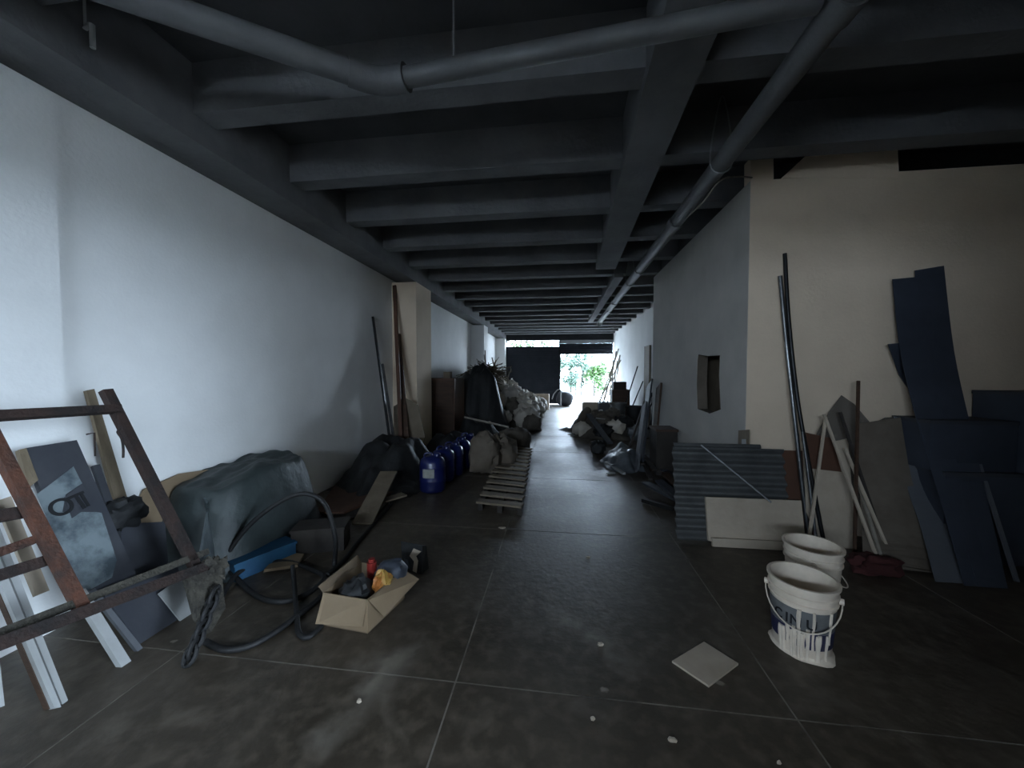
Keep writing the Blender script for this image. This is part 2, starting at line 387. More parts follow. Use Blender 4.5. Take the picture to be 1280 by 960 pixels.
# the strip of wall above the boxed room, stepping up between joists
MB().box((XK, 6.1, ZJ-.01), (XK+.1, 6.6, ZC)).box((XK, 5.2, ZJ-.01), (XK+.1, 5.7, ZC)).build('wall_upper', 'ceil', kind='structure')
# far right wall with a door
wr = MB().box((XR, YZ, 0), (XR+.2, YD, ZC)).build('wall_right_far', 'wall', kind='structure')
dr = MB().box((XR-.05, 10.35, 0), (XR-.002, 10.95, 2.25)).build('door_1', 'tan2', kind='structure')
MB().tube([(XR-.07, 10.45, 1.05), (XR-.07, 10.56, 1.05)], .012).build('door_handle', 'steel', dr)
# far wall with two shutter bays
ye = YD
wz = MB().box((XL-.2, ye, 3.02), (XR+.2, ye+.2, ZC)).box((XL-.2, ye, 0), (XB+.03, ye+.2, 3.02)).box((.0, ye, 0), (.08, ye+.2, 3.02)).build('wall_far', 'dark', kind='structure')
def shutter(b, x0, x1, z0, z1, y, pitch=.085):
    n = int((z1-z0)/pitch)
    for i in range(n):
        a = z0+(z1-z0)*i/n; c = z0+(z1-z0)*(i+1)/n
        b.hexa([(x0, y, a), (x1, y, a), (x1, y+.03, a), (x0, y+.03, a)], [(x0, y+.018, c), (x1, y+.018, c), (x1, y+.03, c), (x0, y+.03, c)])
        b.box((x0, y-.012, a), (x1, y, a+.022))
sh = MB(); shutter(sh, XB+.03, .0, .02, 2.70, ye+.05); d2 = sh.build('door_2', 'shutter', kind='structure')
MB().box((XB+.03, ye+.04, 2.70), (0, ye+.09, 2.74)).build('top_rail', 'dark', d2)
MB().box((XB+.03, ye+.06, 2.94), (0, ye+.10, 2.975)).build('red_bar', 'redpaint', d2)
MB().box((XB+.03, ye+.06, 2.84), (0, ye+.075, 2.855)).build('transom_bar', 'steel', d2)
for k in range(5): MB().box((XB+.2+k*.5, ye+.06, 2.74), (XB+.215+k*.5, ye+.08, 3.02)).build('transom_post', 'steel', d2)
sh = MB(); shutter(sh, .08, XR, 2.40, 2.86, ye+.05); d3 = sh.build('door_3', 'shutter', kind='structure')
MB().box((.08, ye+.0, 2.86), (XR, ye+.06, 3.03)).build('lintel_rail', 'steel', d3)
MB().box((.08, ye+.03, 2.36), (XR, ye+.10, 2.41)).build('bottom_rail', 'dark', d3)
MB().box((XR-.05, ye-.02, 0), (XR, ye+.08, 2.4)).build('guide_rail', 'dark', d3)
# outside ground
g = MB().box((-40, YD+.21, -.12), (40, 70, -.02)).build('ground_outside', 'ground', kind='structure')
MB().box((XE+.21, -30, -.12), (40, YD+.2, -.02)).box((XL-30, -30, -.12), (XE+.21, YB-.21, -.02)).build('ground_side', 'ground', kind='structure')

# ================================================================== PIPES
dp = thing('drain_pipe', 'long grey drain pipe running under the ceiling towards the far door', 'pipe', (1.22, 0, 3.1))
a, b = Vector((1.2, YB+.05, 3.12)), Vector((1.25, 11.3, 3.06))
MB().tube([a, b], .068, 16).build('pipe_run', 'pipe', dp, smooth=True)
for t in (1.79, 4.1, 5.9, 8.4):
    q = a.lerp(b, (t-a.y)/(b.y-a.y)); MB().tube([q-Vector((0, .06, 0)), q+Vector((0, .06, 0))], .078, 16).build('coupling', 'pipe', dp, smooth=True)
for t in (3.0, 6.6, 9.4):
    q = a.lerp(b, (t-a.y)/(b.y-a.y)); MB().tube([q+Vector((0, 0, -.075)), q+Vector((.08, 0, 0)), q+Vector((.05, 0, .3)), q+Vector((0, 0, .5)), q+Vector((-.05, 0, .3)), q+Vector((-.08, 0, 0))], .006, 6, closed=True, smooth=4).build('strap', 'steel', dp)
MB().tube([b+Vector((0, .0, 0)), b+Vector((0, .12, -.02)), b+Vector((-.02, .2, -.10))], .075, 16).build('end_elbow', 'white', dp, smooth=True)
bp = thing('branch_pipe', 'grey branch pipe crossing below the ceiling with an elbow', 'pipe', (-.99, 1.96, 3.1))
c0 = onz(475, 103, 3.1); c1 = onz(165, -4, 3.1); d1 = (c1-c0).normalized(); e1 = Vector((1.12, 1.79, 3.12))
MB().tube([c0+d1*.12, c0+d1*2.25], .06, 14).build('pipe_run', 'pipe', bp, smooth=True)
d2_ = (e1-c0).normalized()
MB().tube([c0+d2_*.12, e1], .05, 14).build('pipe_run', 'pipe', bp, smooth=True)
MB().tube([c0+d1*.16, c0+d1*.05, c0+d2_*.05, c0+d2_*.16], .068, 14, smooth=5).build('elbow', 'pipe', bp, smooth=True)
MB().tube([(-.55, 1.9, 3.1), (-.55, 1.9, ZC)], .006, 6).build('hanger_rod', 'steel', bp)
w0 = onz(900, 226, 3.06); w1 = ony(940, 222, YK-.01)
MB().tube([Vector((1.24, w0.y+.9, 3.05)), Vector((1.27, w0.y+.3, 3.02)), w0, w0.lerp(w1, .5)+Vector((0, 0, .02)), w1], .007, 7, smooth=6).build('ceiling_cable', 'stick', label='thin pale cable looping from the drain pipe to the wall corner', cat='cable', smooth=True)
q = onz(116, 60, 3.2); MB().tube([q, q+Vector((0, 0, .12))], .012, 8).tube([q+Vector((-.01, 0, .12)), q+Vector((-.08, .02, .12)), q+Vector((-.08, .02, .42))], .012, 8).build('hook_rod', 'white', label='short white rod hanging from the ceiling near the left wall', cat='rod', smooth=True)

# ================================================================== LEFT NEAR: boards, frame
def board(name, px, n, k, th, m, label, cat='board', group=None, parent=None):
    pts = [onpl(x, y, n, k) for x, y in px]
    return MB().slab(pts, th).build(name, m, parent, label=label, cat=cat, group=group)
NB = (1, 0, .42)
def pb(name, px, k, th, m, label, cat='board'): return board(name, px, NB, k, th, m, label, cat)
pb('white_board', [(-75, 770), (0, 828), (6, 882), (-50, 905)], -2.17, .02, 'white', 'pale blue-white panel at the very left edge on the floor', 'panel')
pb('white_plank', [(-38, 640), (-25, 636), (77, 884), (68, 885)], -2.21, .03, 'white', 'white plank with a rusty bar against its left side', 'plank')
pb('white_plank', [(-22, 636), (-11, 632), (85, 875), (79, 883)], -2.22, .03, 'white', 'narrow white plank second from the left edge', 'plank')
pb('brown_plank', [(-6, 730), (2, 728), (70, 886), (61, 886)], -2.235, .03, 'brown', 'dark reddish brown plank left of the white planks', 'plank')
pb('short_board', [(-4, 626), (14, 620), (62, 738), (45, 745)], -2.26, .02, 'whitewarm', 'short white and tan board behind the rusty frame bars', 'board')
pb('white_plank', [(94, 742), (107, 735), (171, 837), (158, 844)], -2.20, .03, 'white', 'clean white plank standing in front of the torn poster board', 'plank')
pb('grey_plank', [(112, 738), (119, 735), (198, 834), (191, 839)], -2.24, .02, 'bluegrey', 'thin grey plank just right of the clean white plank', 'plank')
pb('slate_board', [(126, 738), (220, 700), (244, 795), (197, 836)], -2.29, .025, 'slate', 'dark slate-blue panel leaning beside the frame foot', 'panel')
pb('white_card', [(198, 742), (225, 722), (251, 766), (239, 793)], -2.26, .008, 'white', 'small white card wedged behind the frame foot', 'card')
pb('thin_batten', [(116, 582), (125, 580), (150, 650), (140, 653)], -2.40, .02, 'slate', 'short dark batten standing right of the poster board', 'batten')
t = thing('poster_board', 'dark board with a torn poster lettered OTI leaning on the left wall', 'board', onpl(100, 750, NB, -2.33)*1)
def ppart(name, px, k, th, m, label=None): return MB().slab([onpl(x, y, NB, k) for x, y in px], th).build(name, m, t, label=label)
ppart('backing', [(32, 560), (96, 550), (172, 722), (102, 752)], -2.335, .03, 'slate')
ppart('side_strip', [(24, 562), (33, 560), (48, 600), (36, 610)], -2.333, .03, 'tan')
ppart('edge_strip', [(37, 610), (41, 609), (101, 744), (97, 748)], -2.3285, .01, 'white')
ps = ppart('torn_poster', [(40, 622), (62, 606), (92, 583), (101, 601), (103, 604), (82, 618), (78, 640), (120, 640), (127, 641), (146, 700), (140, 722), (104, 742), (60, 655)], -2.330, .003, 'poster')
ppart('paper_patch', [(80, 622), (103, 604), (116, 630), (90, 648)], -2.3285, .002, 'slate')
def glyph(txt, p0, xdir, ydir, h, m, name, parent, depth=.0015):
    cu = bpy.data.curves.new('glyph', 'FONT'); cu.body = txt; cu.size = h*1.4; cu.extrude = depth; cu.offset = h*.02
    tmp = bpy.data.objects.new('glyph', cu); col.objects.link(tmp); dg = bpy.context.evaluated_depsgraph_get(); dg.update()
    me = bpy.data.meshes.new_from_object(tmp.evaluated_get(dg)); bpy.data.objects.remove(tmp); bpy.data.curves.remove(cu)
    xd = Vector(xdir).normalized(); yd = Vector(ydir); yd = (yd-xd*yd.dot(xd)).normalized(); zd = xd.cross(yd)
    off = OFF[parent.as_pointer()]
    for v in me.vertices: v.co = Vector(p0)+xd*v.co.x+yd*v.co.y+zd*v.co.z-off
    me.materials.append(MT[m]); o = bpy.data.objects.new(name, me); col.objects.link(o); o.parent = parent; return o
kk = -2.3265
for ch, pa, pb_, ptop in (('O', (66, 649), (86, 641), (60, 628)), ('T', (95, 640), (108, 634), (88, 620)), ('I', (107, 634), (112, 632), (102, 617))):
    A = onpl(*pa, NB, kk); B = onpl(*pb_, NB, kk); T = onpl(*ptop, NB, kk)
    glyph(ch, A, B-A, T-A, (T-A).length, 'ink', 'letter', ps)
board('tall_plank', [(108, 488), (118, 486), (166, 645), (150, 650)], (1, 0, .25), -2.57, .025, 'tan', 'tall tan plank leaning on the left wall behind the frame corner', 'plank')
c = onpl(147, 642, NB, -2.44); MB().blob(c, (.10, .12, .09), 3, .5, .8, nu=18, nv=12, freq=3).build('black_bundle', 'black', label='crumpled black bag perched on top of the leaning boards', cat='bag', smooth=True)
p = [onpl(x, y, NB, -2.42) for x, y in ((150, 655), (206, 652), (212, 722), (158, 735))]
MB().slab(p, .10).build('slate_case', 'slate', label='flat dark grey case standing behind the panels', cat='case')
# brown board against the wall behind the tarp
board('brown_sheet', [(165, 655), (180, 612), (225, 592), (280, 584), (300, 700), (180, 720)], (1, 0, .12), -2.83, .015, 'card', 'light brown cardboard sheet standing behind the tarp heap', 'cardboard')
# the rusty frame
NF, KF = (1, 0, .4545), -1.859
fr = thing('rusty_frame', 'rusty welded steel frame leaning towards the left wall', 'frame', onpl(255, 740, NF, KF)*1)
def fbar(name, p, q, w, t_, m, dk=0, side=None): return MB().bar(onpl(*p, NF, KF+dk), onpl(*q, NF, KF+dk), w, t_, side or (0, 1, 0)).build(name, m, fr)
fbar('top_rail', (-110, 526), (150, 511), .042, .04, 'rust', side=(-.4545, 0, 1))
fbar('upright', (132, 488), (264, 748), .046, .04, 'rust', -.02)
fbar('upright', (-20, 525), (102, 760), .040, .04, 'orange', -.01)
fbar('lower_rail', (-100, 842), (258, 708), .05, .045, 'rust', .03, (-.4545, 0, 1))
fbar('lower_rail', (-60, 815), (258, 690), .035, .04, 'crud', -.02, (-.4545, 0, 1))
fbar('cross_bar', (-60, 712), (42, 675), .035, .03, 'orange', -.05, (-.4545, 0, 1))
fbar('cross_bar', (-60, 738), (60, 700), .045, .03, 'rust', -.07, (-.4545, 0, 1))
fbar('brace', (-60, 655), (30, 640), .05, .03, 'rust', -.07, (-.4545, 0, 1))
MB().slab([onpl(x, y, NF, KF+.05) for x, y in ((236, 718), (262, 698), (276, 706), (282, 760), (264, 790), (250, 770))], .05).build('foot_plate', 'crud', fr)
MB().blob(onpl(266, 712, NF, KF+.03), (.05, .05, .06), 5, .7, .8, freq=3).build('weld_lump', 'crud', fr, smooth=True)
pts = [onpl(x, y, NF, KF+.02) for x, y in ((148, 520), (150, 535), (147, 540), (152, 548), (154, 560), (154, 572))]
MB().tube(pts, .006, 6, smooth=4).build('wire', 'rust', fr)
MB().tube([onpl(x, y, NF, KF-.05) for x, y in ((108, 543), (118, 541), (119, 570))], .004, 6).build('wire', 'rust', fr)
# chain hanging from the frame foot
P0 = onpl(268, 745, NF, KF+.09); P1 = onz(238, 822, .03)
ch = thing('chain', 'heavy rusty chain hanging from the frame foot onto the floor', 'chain', (P1.x, P1.y, 0))
nl = 8
for i in range(nl):
    c = P0.lerp(P1, i/(nl-1)); d = (P1-P0).normalized(); s1 = d.cross(Vector((0, 0, 1) if i % 2 else (1, .3, .2))).normalized()
    c.z = max(c.z, .042)
    MB().tube([c+d*.048*math.cos(a_)+s1*.028*math.sin(a_) for a_ in [2*math.pi*k_/12 for k_ in range(12)]], .011, 7, closed=True).build('link', 'rubber', ch, smooth=True)

# ================================================================== TARP HEAP
tp = thing('tarp_heap', 'dark green tarpaulin draped over a bulky heap against the left wall', 'tarp', (-2.4, 2.8, 0))
def tarp_h(x, y):
    u = (x+2.70)/.36; v = (y-2.82)/.58
    r = (abs(u)**3.0+abs(v)**3.0)**(1/3.0)
    h = .70*max(0, min(1, (1.22-r)/.42))
    h = h*(3-2*h/.70)*h/.70 if h < .70 else h
    h *= 1+.10*noise.noise(Vector((x*2.1, y*2.1, 1)))-.10*max(0, -v)
    return h+.05*noise.noise(Vector((x*5, y*3, 7)))*min(1, h*3)+.02*noise.noise(Vector((x*14, y*9, 3)))*min(1, h*3)
MB().grid(lambda a, b: Vector((-2.945+a*1.1, 2.06+b*1.62, max(.006, tarp_h(-2.945+a*1.1, 2.06+b*1.62)))), 60, 80).trim(.0065).build('cover', 'tarp', tp, smooth=True)
# pale hanging flap with folds
pa = [onpl(x, y, (1, .9, .15), onz(275, 722).dot(Vector((1, .9, .15)))) for x, y in ((257, 622), (262, 630), (252, 690), (258, 718), (276, 722), (290, 690), (272, 655))]
MB().slab(pa, .012).build('flap', 'tarplight', tp)
# blue box under it, dark crate, cardboard
def obox(name, px_l, px_r, h, depth, m, label, cat, lid=None):
    A = onz(*px_l); B = onz(*px_r); d = (B-A); n = Vector((-d.y, d.x, 0)).normalized()*depth
    lo = [A, B, B+n, A+n]; hi = [q+Vector((0, 0, h)) for q in lo]
    o = thing(name, label, cat, (A+B+n)/2)
    MB().hexa(lo, [q-Vector((0, 0, .02)) for q in hi]).build('body', m, o)
    e = d.normalized()*.008; f = n.normalized()*.008
    MB().hexa([hi[0]-e-f-Vector((0, 0, .02)), hi[1]+e-f-Vector((0, 0, .02)), hi[2]+e+f-Vector((0, 0, .02)), hi[3]-e+f-Vector((0, 0, .02))], [hi[0]-e-f, hi[1]+e-f, hi[2]+e+f, hi[3]-e+f]).build('lid', lid or m, o)
    return o
obox('blue_crate', (294, 728), (370, 696), .13, .16, 'bluebox', 'blue plastic crate poking out from under the tarp', 'crate')
obox('dark_crate', (364, 694), (430, 688), .20, .22, 'darkwood', 'dark flat crate between the tarp and the hose', 'crate')
MB().slab([onz(x, y, .03) for x, y in ((330, 712), (350, 690), (380, 692), (372, 706))], .02).build('card_scrap', 'card', label='scrap of tan cardboard in front of the blue crate', cat='cardboard')

# ================================================================== HOSE
r = .017
A = onz(279, 722); B = onz(420, 710); nn = Vector((-(B-A).y, (B-A).x, 0)).normalized(); 
def vp(x, y): return onpl(x, y, nn+Vector((0, 0, -.06)), nn.dot(A))
def fl(x, y): return onz(x, y, r)
path = [fl(257, 802), fl(280, 812), fl(310, 808), fl(341, 792), fl(373, 769), fl(399, 748), fl(420, 722), fl(418, 705), vp(419, 672), vp(407, 632), vp(387, 618), vp(360, 622), vp(321, 648), vp(291, 682), vp(281, 708),
        fl(290, 722)+Vector((0, 0, .03)), fl(321, 745), fl(354, 752), fl(386, 741), fl(405, 728)+Vector((0, 0, .03)), fl(394, 714), fl(363, 703), fl(331, 707)+Vector((0, 0, .02)), fl(299, 723)+Vector((0, 0, .045)), fl(276, 747), fl(262, 768)]
MB().tube(path, r, 10, smooth=8).build('hose', 'rubber', label='black rubber hose lying in loose loops with one loop over the tarp', cat='hose', smooth=True)
MB().tube([fl(402, 782), fl(386, 796), fl(374, 792), fl(371, 770), fl(368, 738)+Vector((0, 0, .05)), fl(366, 728)+Vector((0, 0, .12))], r*.9, 10, smooth=8).build('hose', 'rubber', label='short black hose end curling up beside the cardboard box', cat='hose', smooth=True)
MB().tube([fl(409, 724)+Vector((0, 0, .03)), fl(430, 700), fl(452, 672), fl(480, 640), fl(508, 607)], r, 10, smooth=8).build('hose', 'rubber', label='straight black hose running from the loops towards the blue drums', cat='hose', smooth=True)

# ================================================================== CARDBOARD BOX
zb = .20
FL, FR, BR, BL = onz(404, 741, zb), onz(459, 750, zb), onz(505, 712, zb), onz(452, 703, zb)
cb = thing('cardboard_box', 'open cardboard box with its flaps folded out, full of odds and ends', 'box', ((FL+BR)/2).xy.to_3d())
def wallp(p, q, n_): MB().slab([p, q, q-Vector((0, 0, zb-.004)), p-Vector((0, 0, zb-.004))], .005).build(n_, 'card', cb)
wallp(FL, FR, 'side'); wallp(FR, BR, 'side'); wallp(BR, BL, 'side'); wallp(BL, FL, 'side')
MB().hexa([Vector((q.x, q.y, .002)) for q in (FL, FR, BR, BL)], [Vector((q.x, q.y, .008)) for q in (FL, FR, BR, BL)]).build('bottom', 'cardin', cb)
MB().slab([FL, FR, onz(453, 783, .05), onz(394, 780, .07)], .005).build('flap', 'card', cb)
MB().slab([FR+Vector((.01, 0, 0)), BR, onz(524, 724, .14), onz(480, 771, .06)], .005).build('flap', 'card', cb)
MB().slab([BL, FL, onz(398, 733, .27), onz(447, 694, .27)], .005).build('flap', 'cardin', cb)
def inbox(u, v, z): 
    q = FL.lerp(FR, u).lerp(BL.lerp(BR, u), v); return Vector((q.x, q.y, z))
MB().blob(inbox(.5, .3, .13), (.11, .09, .11), 8, .35, .8, freq=2.5).build('black_bag', 'black', label='crumpled black plastic bag inside the cardboard box', cat='bag', smooth=True)
MB().blob(inbox(.85, .55, .13), (.06, .07, .13), 12, .4, .9, freq=3).build('snack_wrapper', 'orangep', label='yellow and orange wrapper inside the cardboard box', cat='wrapper', smooth=True)
MB().tube([inbox(.45, .75, .1), inbox(.45, .75, .27)], .03, 14).tube([inbox(.45, .75, .27), inbox(.45, .75, .29)], .02, 14).build('red_bottle', 'red', label='red plastic bottle at the back of the cardboard box', cat='bottle', smooth=True)
MB().blob(inbox(.8, .88, .18), (.10, .07, .09), 15, .25, .8).build('cloth_bundle', 'navy', label='dark navy cloth bundle at the back of the cardboard box', cat='cloth', smooth=True)
# black carton with white print
A = onz(503, 712); B = onz(527, 718); d = (B-A); n = Vector((-d.y, d.x, 0)).normalized()*.09
bc = thing('printed_bag', 'small black and white printed bag standing beyond the cardboard box', 'bag', (A+B+n)/2)
h = .22
tops = [A+Vector((-.01, 0, h)), B+Vector((.01, 0, h-.005)), B+n*.7+Vector((0, 0, h-.03)), A+n*.7+Vector((0, 0, h-.045))]
MB().hexa([A, B, B+n, A+n], tops).build('body', 'black', bc)
def onface(u, v): return A.lerp(B, u).lerp(tops[0].lerp(tops[1], u), v)-n.normalized()*.003
MB().slab([onface(u, v) for u, v in ((.55, .05), (.75, .02), (.82, .45), (.72, .6), (.95, .8), (.6, .85), (.4, .55), (.62, .4))], .002).build('print', 'whitewarm', bc)
MB().slab([onface(u, v) for u, v in ((.05, .12), (.4, .1), (.3, .4), (.12, .42))], .002).build('print', 'navy', bc)
MB().blob(onz(486, 716, .03), (.06, .05, .03), 4, .5, .8).floorclip().build('film_wad', 'plasticgrey', label='wad of clear grey film between box and printed bag', cat='film', smooth=True)

# ================================================================== LEFT MIDDLE
board('red_board', [(395, 640), (420, 604), (490, 588), (500, 612), (430, 640)], (0, 0, 1), .05, .02, 'redwood', 'reddish brown board lying flat by the left wall', 'board')
board('red_board', [(408, 655), (430, 628), (480, 618), (470, 640)], (0, 0, 1), .025, .02, 'darkwood', 'dark brown board lying flat beside the tan plank', 'board')
MB().bar(onz(453, 655, .03), onz(486, 590, .30), .20, .025).build('tan_plank', 'tan2', label='tan plank sloping up onto the black plastic heap', cat='plank')
MB().bar(onz(462, 655, .02), onz(512, 602, .06), .03, .025).build('batten', 'darkwood', label='thin dark batten on the floor beside the tan plank', cat='batten')
MB().bar(onz(478, 626, .09), onz(505, 618, .09), .12, .02).build('tan_offcut', 'tan2', label='short tan offcut lying across the floor boards', cat='offcut')
def heap(name, cx, cy, rx, ry, h, m, label, cat, seed, px=2.2, fold=.18, parent=None, nx=48):
    def f(a, b):
        x = cx+(a*2-1)*rx*1.25; y = cy+(b*2-1)*ry*1.25
        u = (x-cx)/rx; v = (y-cy)/ry; rr = (abs(u)**px+abs(v)**px)**(1/px)
        rr += .16*noise.noise(Vector((u*1.8+seed, v*1.8, 0)))
        t_ = max(0, min(1, (1.0-rr)/.75)); z = h*(t_*t_*(3-2*t_))
        z *= 1+fold*1.6*noise.noise(Vector((x*2.6, y*2.6, seed)))
        z += h*fold*.6*noise.noise(Vector((x*8, y*6, seed*2)))*min(1, t_*3)
        return Vector((max(x, XL+.02), y, max(.002, z)))
    return MB().grid(f, nx, nx).trim(.0025).build(name, m, parent, smooth=True, label=label, cat=cat)
heap('black_heap', -2.35, 4.95, .75, 1.05, .48, 'black', 'low heap of crumpled black plastic along the left wall', 'plastic', 2, fold=.35)
heap('black_heap', -1.95, 6.35, .7, .55, .42, 'black', 'black plastic heap behind the blue drums', 'plastic', 9, fold=.35)

# blue drums
def drum():
    t_ = thing('blue_drum', 'nearest blue plastic drum, with a pale paper label', 'drum', (0, 0, 0))
    b = MB(); prof = [(0, 0), (.13, 0), (.155, .02), (.16, .05), (.16, .14), (.164, .15), (.16, .16), (.16, .30), (.164, .31), (.16, .32), (.158, .36), (.14, .41), (.10, .44), (0, .45)]
    b.lathe(prof, seg=28); 
    for p_ in b.v: p_.x *= 1.0; p_.y *= .92
    b.build('body', 'can', t_, smooth=True)
    MB().lathe([(0, .442), (.038, .442), (.038, .475), (.03, .482), (0, .482)], (.06, 0, 0), 16).build('cap', 'can', t_, smooth=True)
    MB().tube([(-.10, 0, .43), (-.09, 0, .475), (-.02, 0, .485), (.0, 0, .445)], .013, 8, smooth=4).build('handle', 'can', t_, smooth=True)
    return t_
D = drum(); 
lab = MB(); lab.lathe([(.1625, .20), (.1625, .31)], (0, 0, 0), 8, a0=math.radians(228), a1=math.radians(282)); 
for p_ in lab.v: p_.y *= .925
spots = [((536, 618), 'nearest blue plastic drum, with a pale paper label', .25), ((550, 605), 'second blue plastic drum, just behind the labelled one', .9), ((562, 597), 'third blue drum in the row, with a small grey label', .4), ((573, 588), 'fourth blue drum in the row along the floor', 1.2), ((582, 580), 'farthest blue drum, beside the paper sacks', .1)]
for i, (px, lb, rz) in enumerate(spots):
    q = onz(*px); q.y += .14
    if i == 0: D.location = q; D.rotation_euler = (0, 0, rz); OFF[D.as_pointer()] = Vector((0, 0, 0)); D['group'] = 'blue drums on the left'
    else: copy_thing(D, q, rz, lb, 'blue drums on the left')
lo = lab.build('paper_label', 'label', D)

# pallet
pt = thing('wooden_pallet', 'long slatted wooden pallet lying on the floor right of the drums', 'pallet', (-.8, 5.2, 0))
nl_, nr_, fr_, fl_ = onz(597, 627, .1), onz(653, 633, .1), onz(664, 560, .1), onz(632, 556, .1)
for u in (.06, .5, .94):
    p0 = nl_.lerp(nr_, u); p1 = fl_.lerp(fr_, u); MB().bar(Vector((p0.x, p0.y, .045)), Vector((p1.x, p1.y, .045)), .05, .085, (1, 0, 0)).build('stringer', 'darkwood', pt)
for i in range(13):
    f = (i+.1)/12.6; p0 = nl_.lerp(fl_, f); p1 = nr_.lerp(fr_, f); MB().bar(Vector((p0.x, p0.y, .10)), Vector((p1.x, p1.y, .10)), .11, .022, (0, 1, 0)).build('slat', 'tan2', pt)

# things leaning on the first column
MB().bar(onz(499, 594, .01), onx(478, 455, XL+.06), .04, .02, (1, 0, 0)).build('metal_strip', 'chrome', label='long thin metal strip leaning on the wall by the column', cat='strip')
MB().bar(onz(493, 592, .01), onx(466, 396, XL+.03), .03, .03, (1, 0, 0)).build('dark_strip', 'darktube', label='dark thin rail leaning next to the metal strip', cat='rail')
MB().bar(onz(503, 588, .01), ony(493, 357, 6.16), .06, .03, (1, 0, 0)).build('brown_batten', 'redwood', label='tall reddish batten leaning on the column corner', cat='batten')
MB().bar(onz(511, 588, .01), ony(497, 418, 6.14), .10, .03, (1, 0, 0)).build('brown_plank', 'brown', label='dark brown plank leaning on the column', cat='plank')
board('tan_sheet', [(492, 508), (508, 498), (522, 506), (531, 545), (526, 575), (492, 575)], (0, 1, -.12), 5.55, .015, 'tan2', 'pale tan sheet of board leaning at the foot of the column', 'board')

# dark stack behind the column
bk = thing('brown_cabinet', 'old brown wooden cabinet standing behind the first column', 'cabinet', (-2.55, 7.75, 0))
MB().box((-2.92, 7.35, .0), (-2.15, 8.15, 1.38)).build('body', 'redwood', bk)
MB().box((-2.90, 7.325, .06), (-2.55, 7.35, 1.34)).build('door', 'brown', bk); MB().box((-2.53, 7.325, .06), (-2.17, 7.35, 1.34)).build('door', 'brown', bk)
MB().box((-2.45, 7.55, 1.38), (-2.3, 7.7, 1.52)).build('small_carton', 'tan2', label='small tan carton on top of the brown cabinet', cat='carton')
heap('dark_tarp_heap', -2.02, 9.05, .92, 1.0, 1.52, 'black', 'tall heap under black sheeting between the two left columns', 'heap', 5, px=3, fold=.16)
heap('dark_tarp_heap', -1.75, 7.6, .55, .65, .55, 'black', 'lower black heap in front of the tall black heap', 'heap', 14, px=2.5, fold=.3)
MB().bar((-1.85, 7.0, .62), (-1.0, 7.25, .40), .05, .03).build('pale_lath', 'stick', label='pale lath lying across the black heap', cat='lath')
def sack(c, r_, seed, m='sack', label='', cat='sack', group=None, rz=0, tilt=0, neck=.75):
    b = MB().blob(c, r_, seed, .42, .70, rz, tilt, 18, 12, neck, freq=2.3); b.floorclip()
    return b.build('rubble_sack', m, smooth=True, label=label, cat=cat, group=group)
q = onz(607, 590); sack(Vector((q.x, q.y, .28)), (.22, .17, .30), 21, 'paper', 'tan paper sack standing upright beside the blue drums', neck=.3)
q = onz(624, 585); sack(Vector((q.x, q.y, .24)), (.26, .2, .26), 22, 'paper', 'slumped brown paper sack at the far end of the pallet', neck=.4)
q = onz(643, 562); sack(Vector((q.x, q.y, .20)), (.28, .24, .22), 23, 'sackd', 'dark brown sack on the floor beyond the pallet', neck=.3)
q = onz(590, 575); MB().blob(q+Vector((0, 0, .06)), (.3, .2, .10), 31, .5, .8).floorclip().build('black_bag', 'black', label='flat black bag on the floor beside the pallet', cat='bag', smooth=True)

# sack pile
rnd = random.Random(11); n_s = 0
def pile_h(x, y):
    return max(0, 1.45*(1-((x+2.35)/2.0)) * min(1, max(0, (y-9.3)/1.0)) * min(1, max(0, (14.6-y)/2.0)))
core = MB().grid(lambda a, b: Vector((-2.48+a*2.0, 9.4+b*5.2, max(.003, pile_h(-2.48+a*2.0, 9.4+b*5.2)*.62+.08*noise.noise(Vector((a*9, b*14, 2)))))), 24, 40).trim(.004)
core.build('rubble_core', 'sackd', smooth=True, label='rubble and dust heaped under the white sacks', cat='rubble', kind='stuff')
for yy in [9.55, 9.95, 10.45, 10.95, 11.5, 12.1, 12.8, 13.5]:
    for xx in [-2.15, -1.75, -1.35, -1.0, -.68]:
        x = xx+rnd.uniform(-.12, .12); y = yy+rnd.uniform(-.15, .15)
        if x > -.85 and y > 12.9: continue
        z = pile_h(x, y)*.86+.10; s_ = rnd.uniform(.85, 1.2)
        n_s += 1
        dirty = (y < 10.1 and x > -1.5 and rnd.random() < .35)
        rown = ['nearest', 'second', 'third', 'fourth', 'fifth', 'sixth', 'seventh', 'farthest'][[9.55, 9.95, 10.45, 10.95, 11.5, 12.1, 12.8, 13.5].index(yy)]
        coln = ['against the left wall', 'second from the left wall', 'in the middle', 'second from the aisle', 'at the aisle edge'][[-2.15, -1.75, -1.35, -1.0, -.68].index(xx)]
        mm = 'sackd' if dirty else ('sack2' if (n_s*7) % 5 < 2 else 'sack'); cn = {'sackd': 'dirty brown', 'sack2': 'greyish', 'sack': 'off-white'}[mm]
        sack(Vector((x, y, z+.05)), (.25*s_, .21*s_, .25*s_), 40+n_s, mm, '%s rubble sack in the %s row of the pile, %s' % (cn, rown, coln), group='sacks in the pile', rz=rnd.uniform(0, 6), tilt=rnd.uniform(-.6, .6))
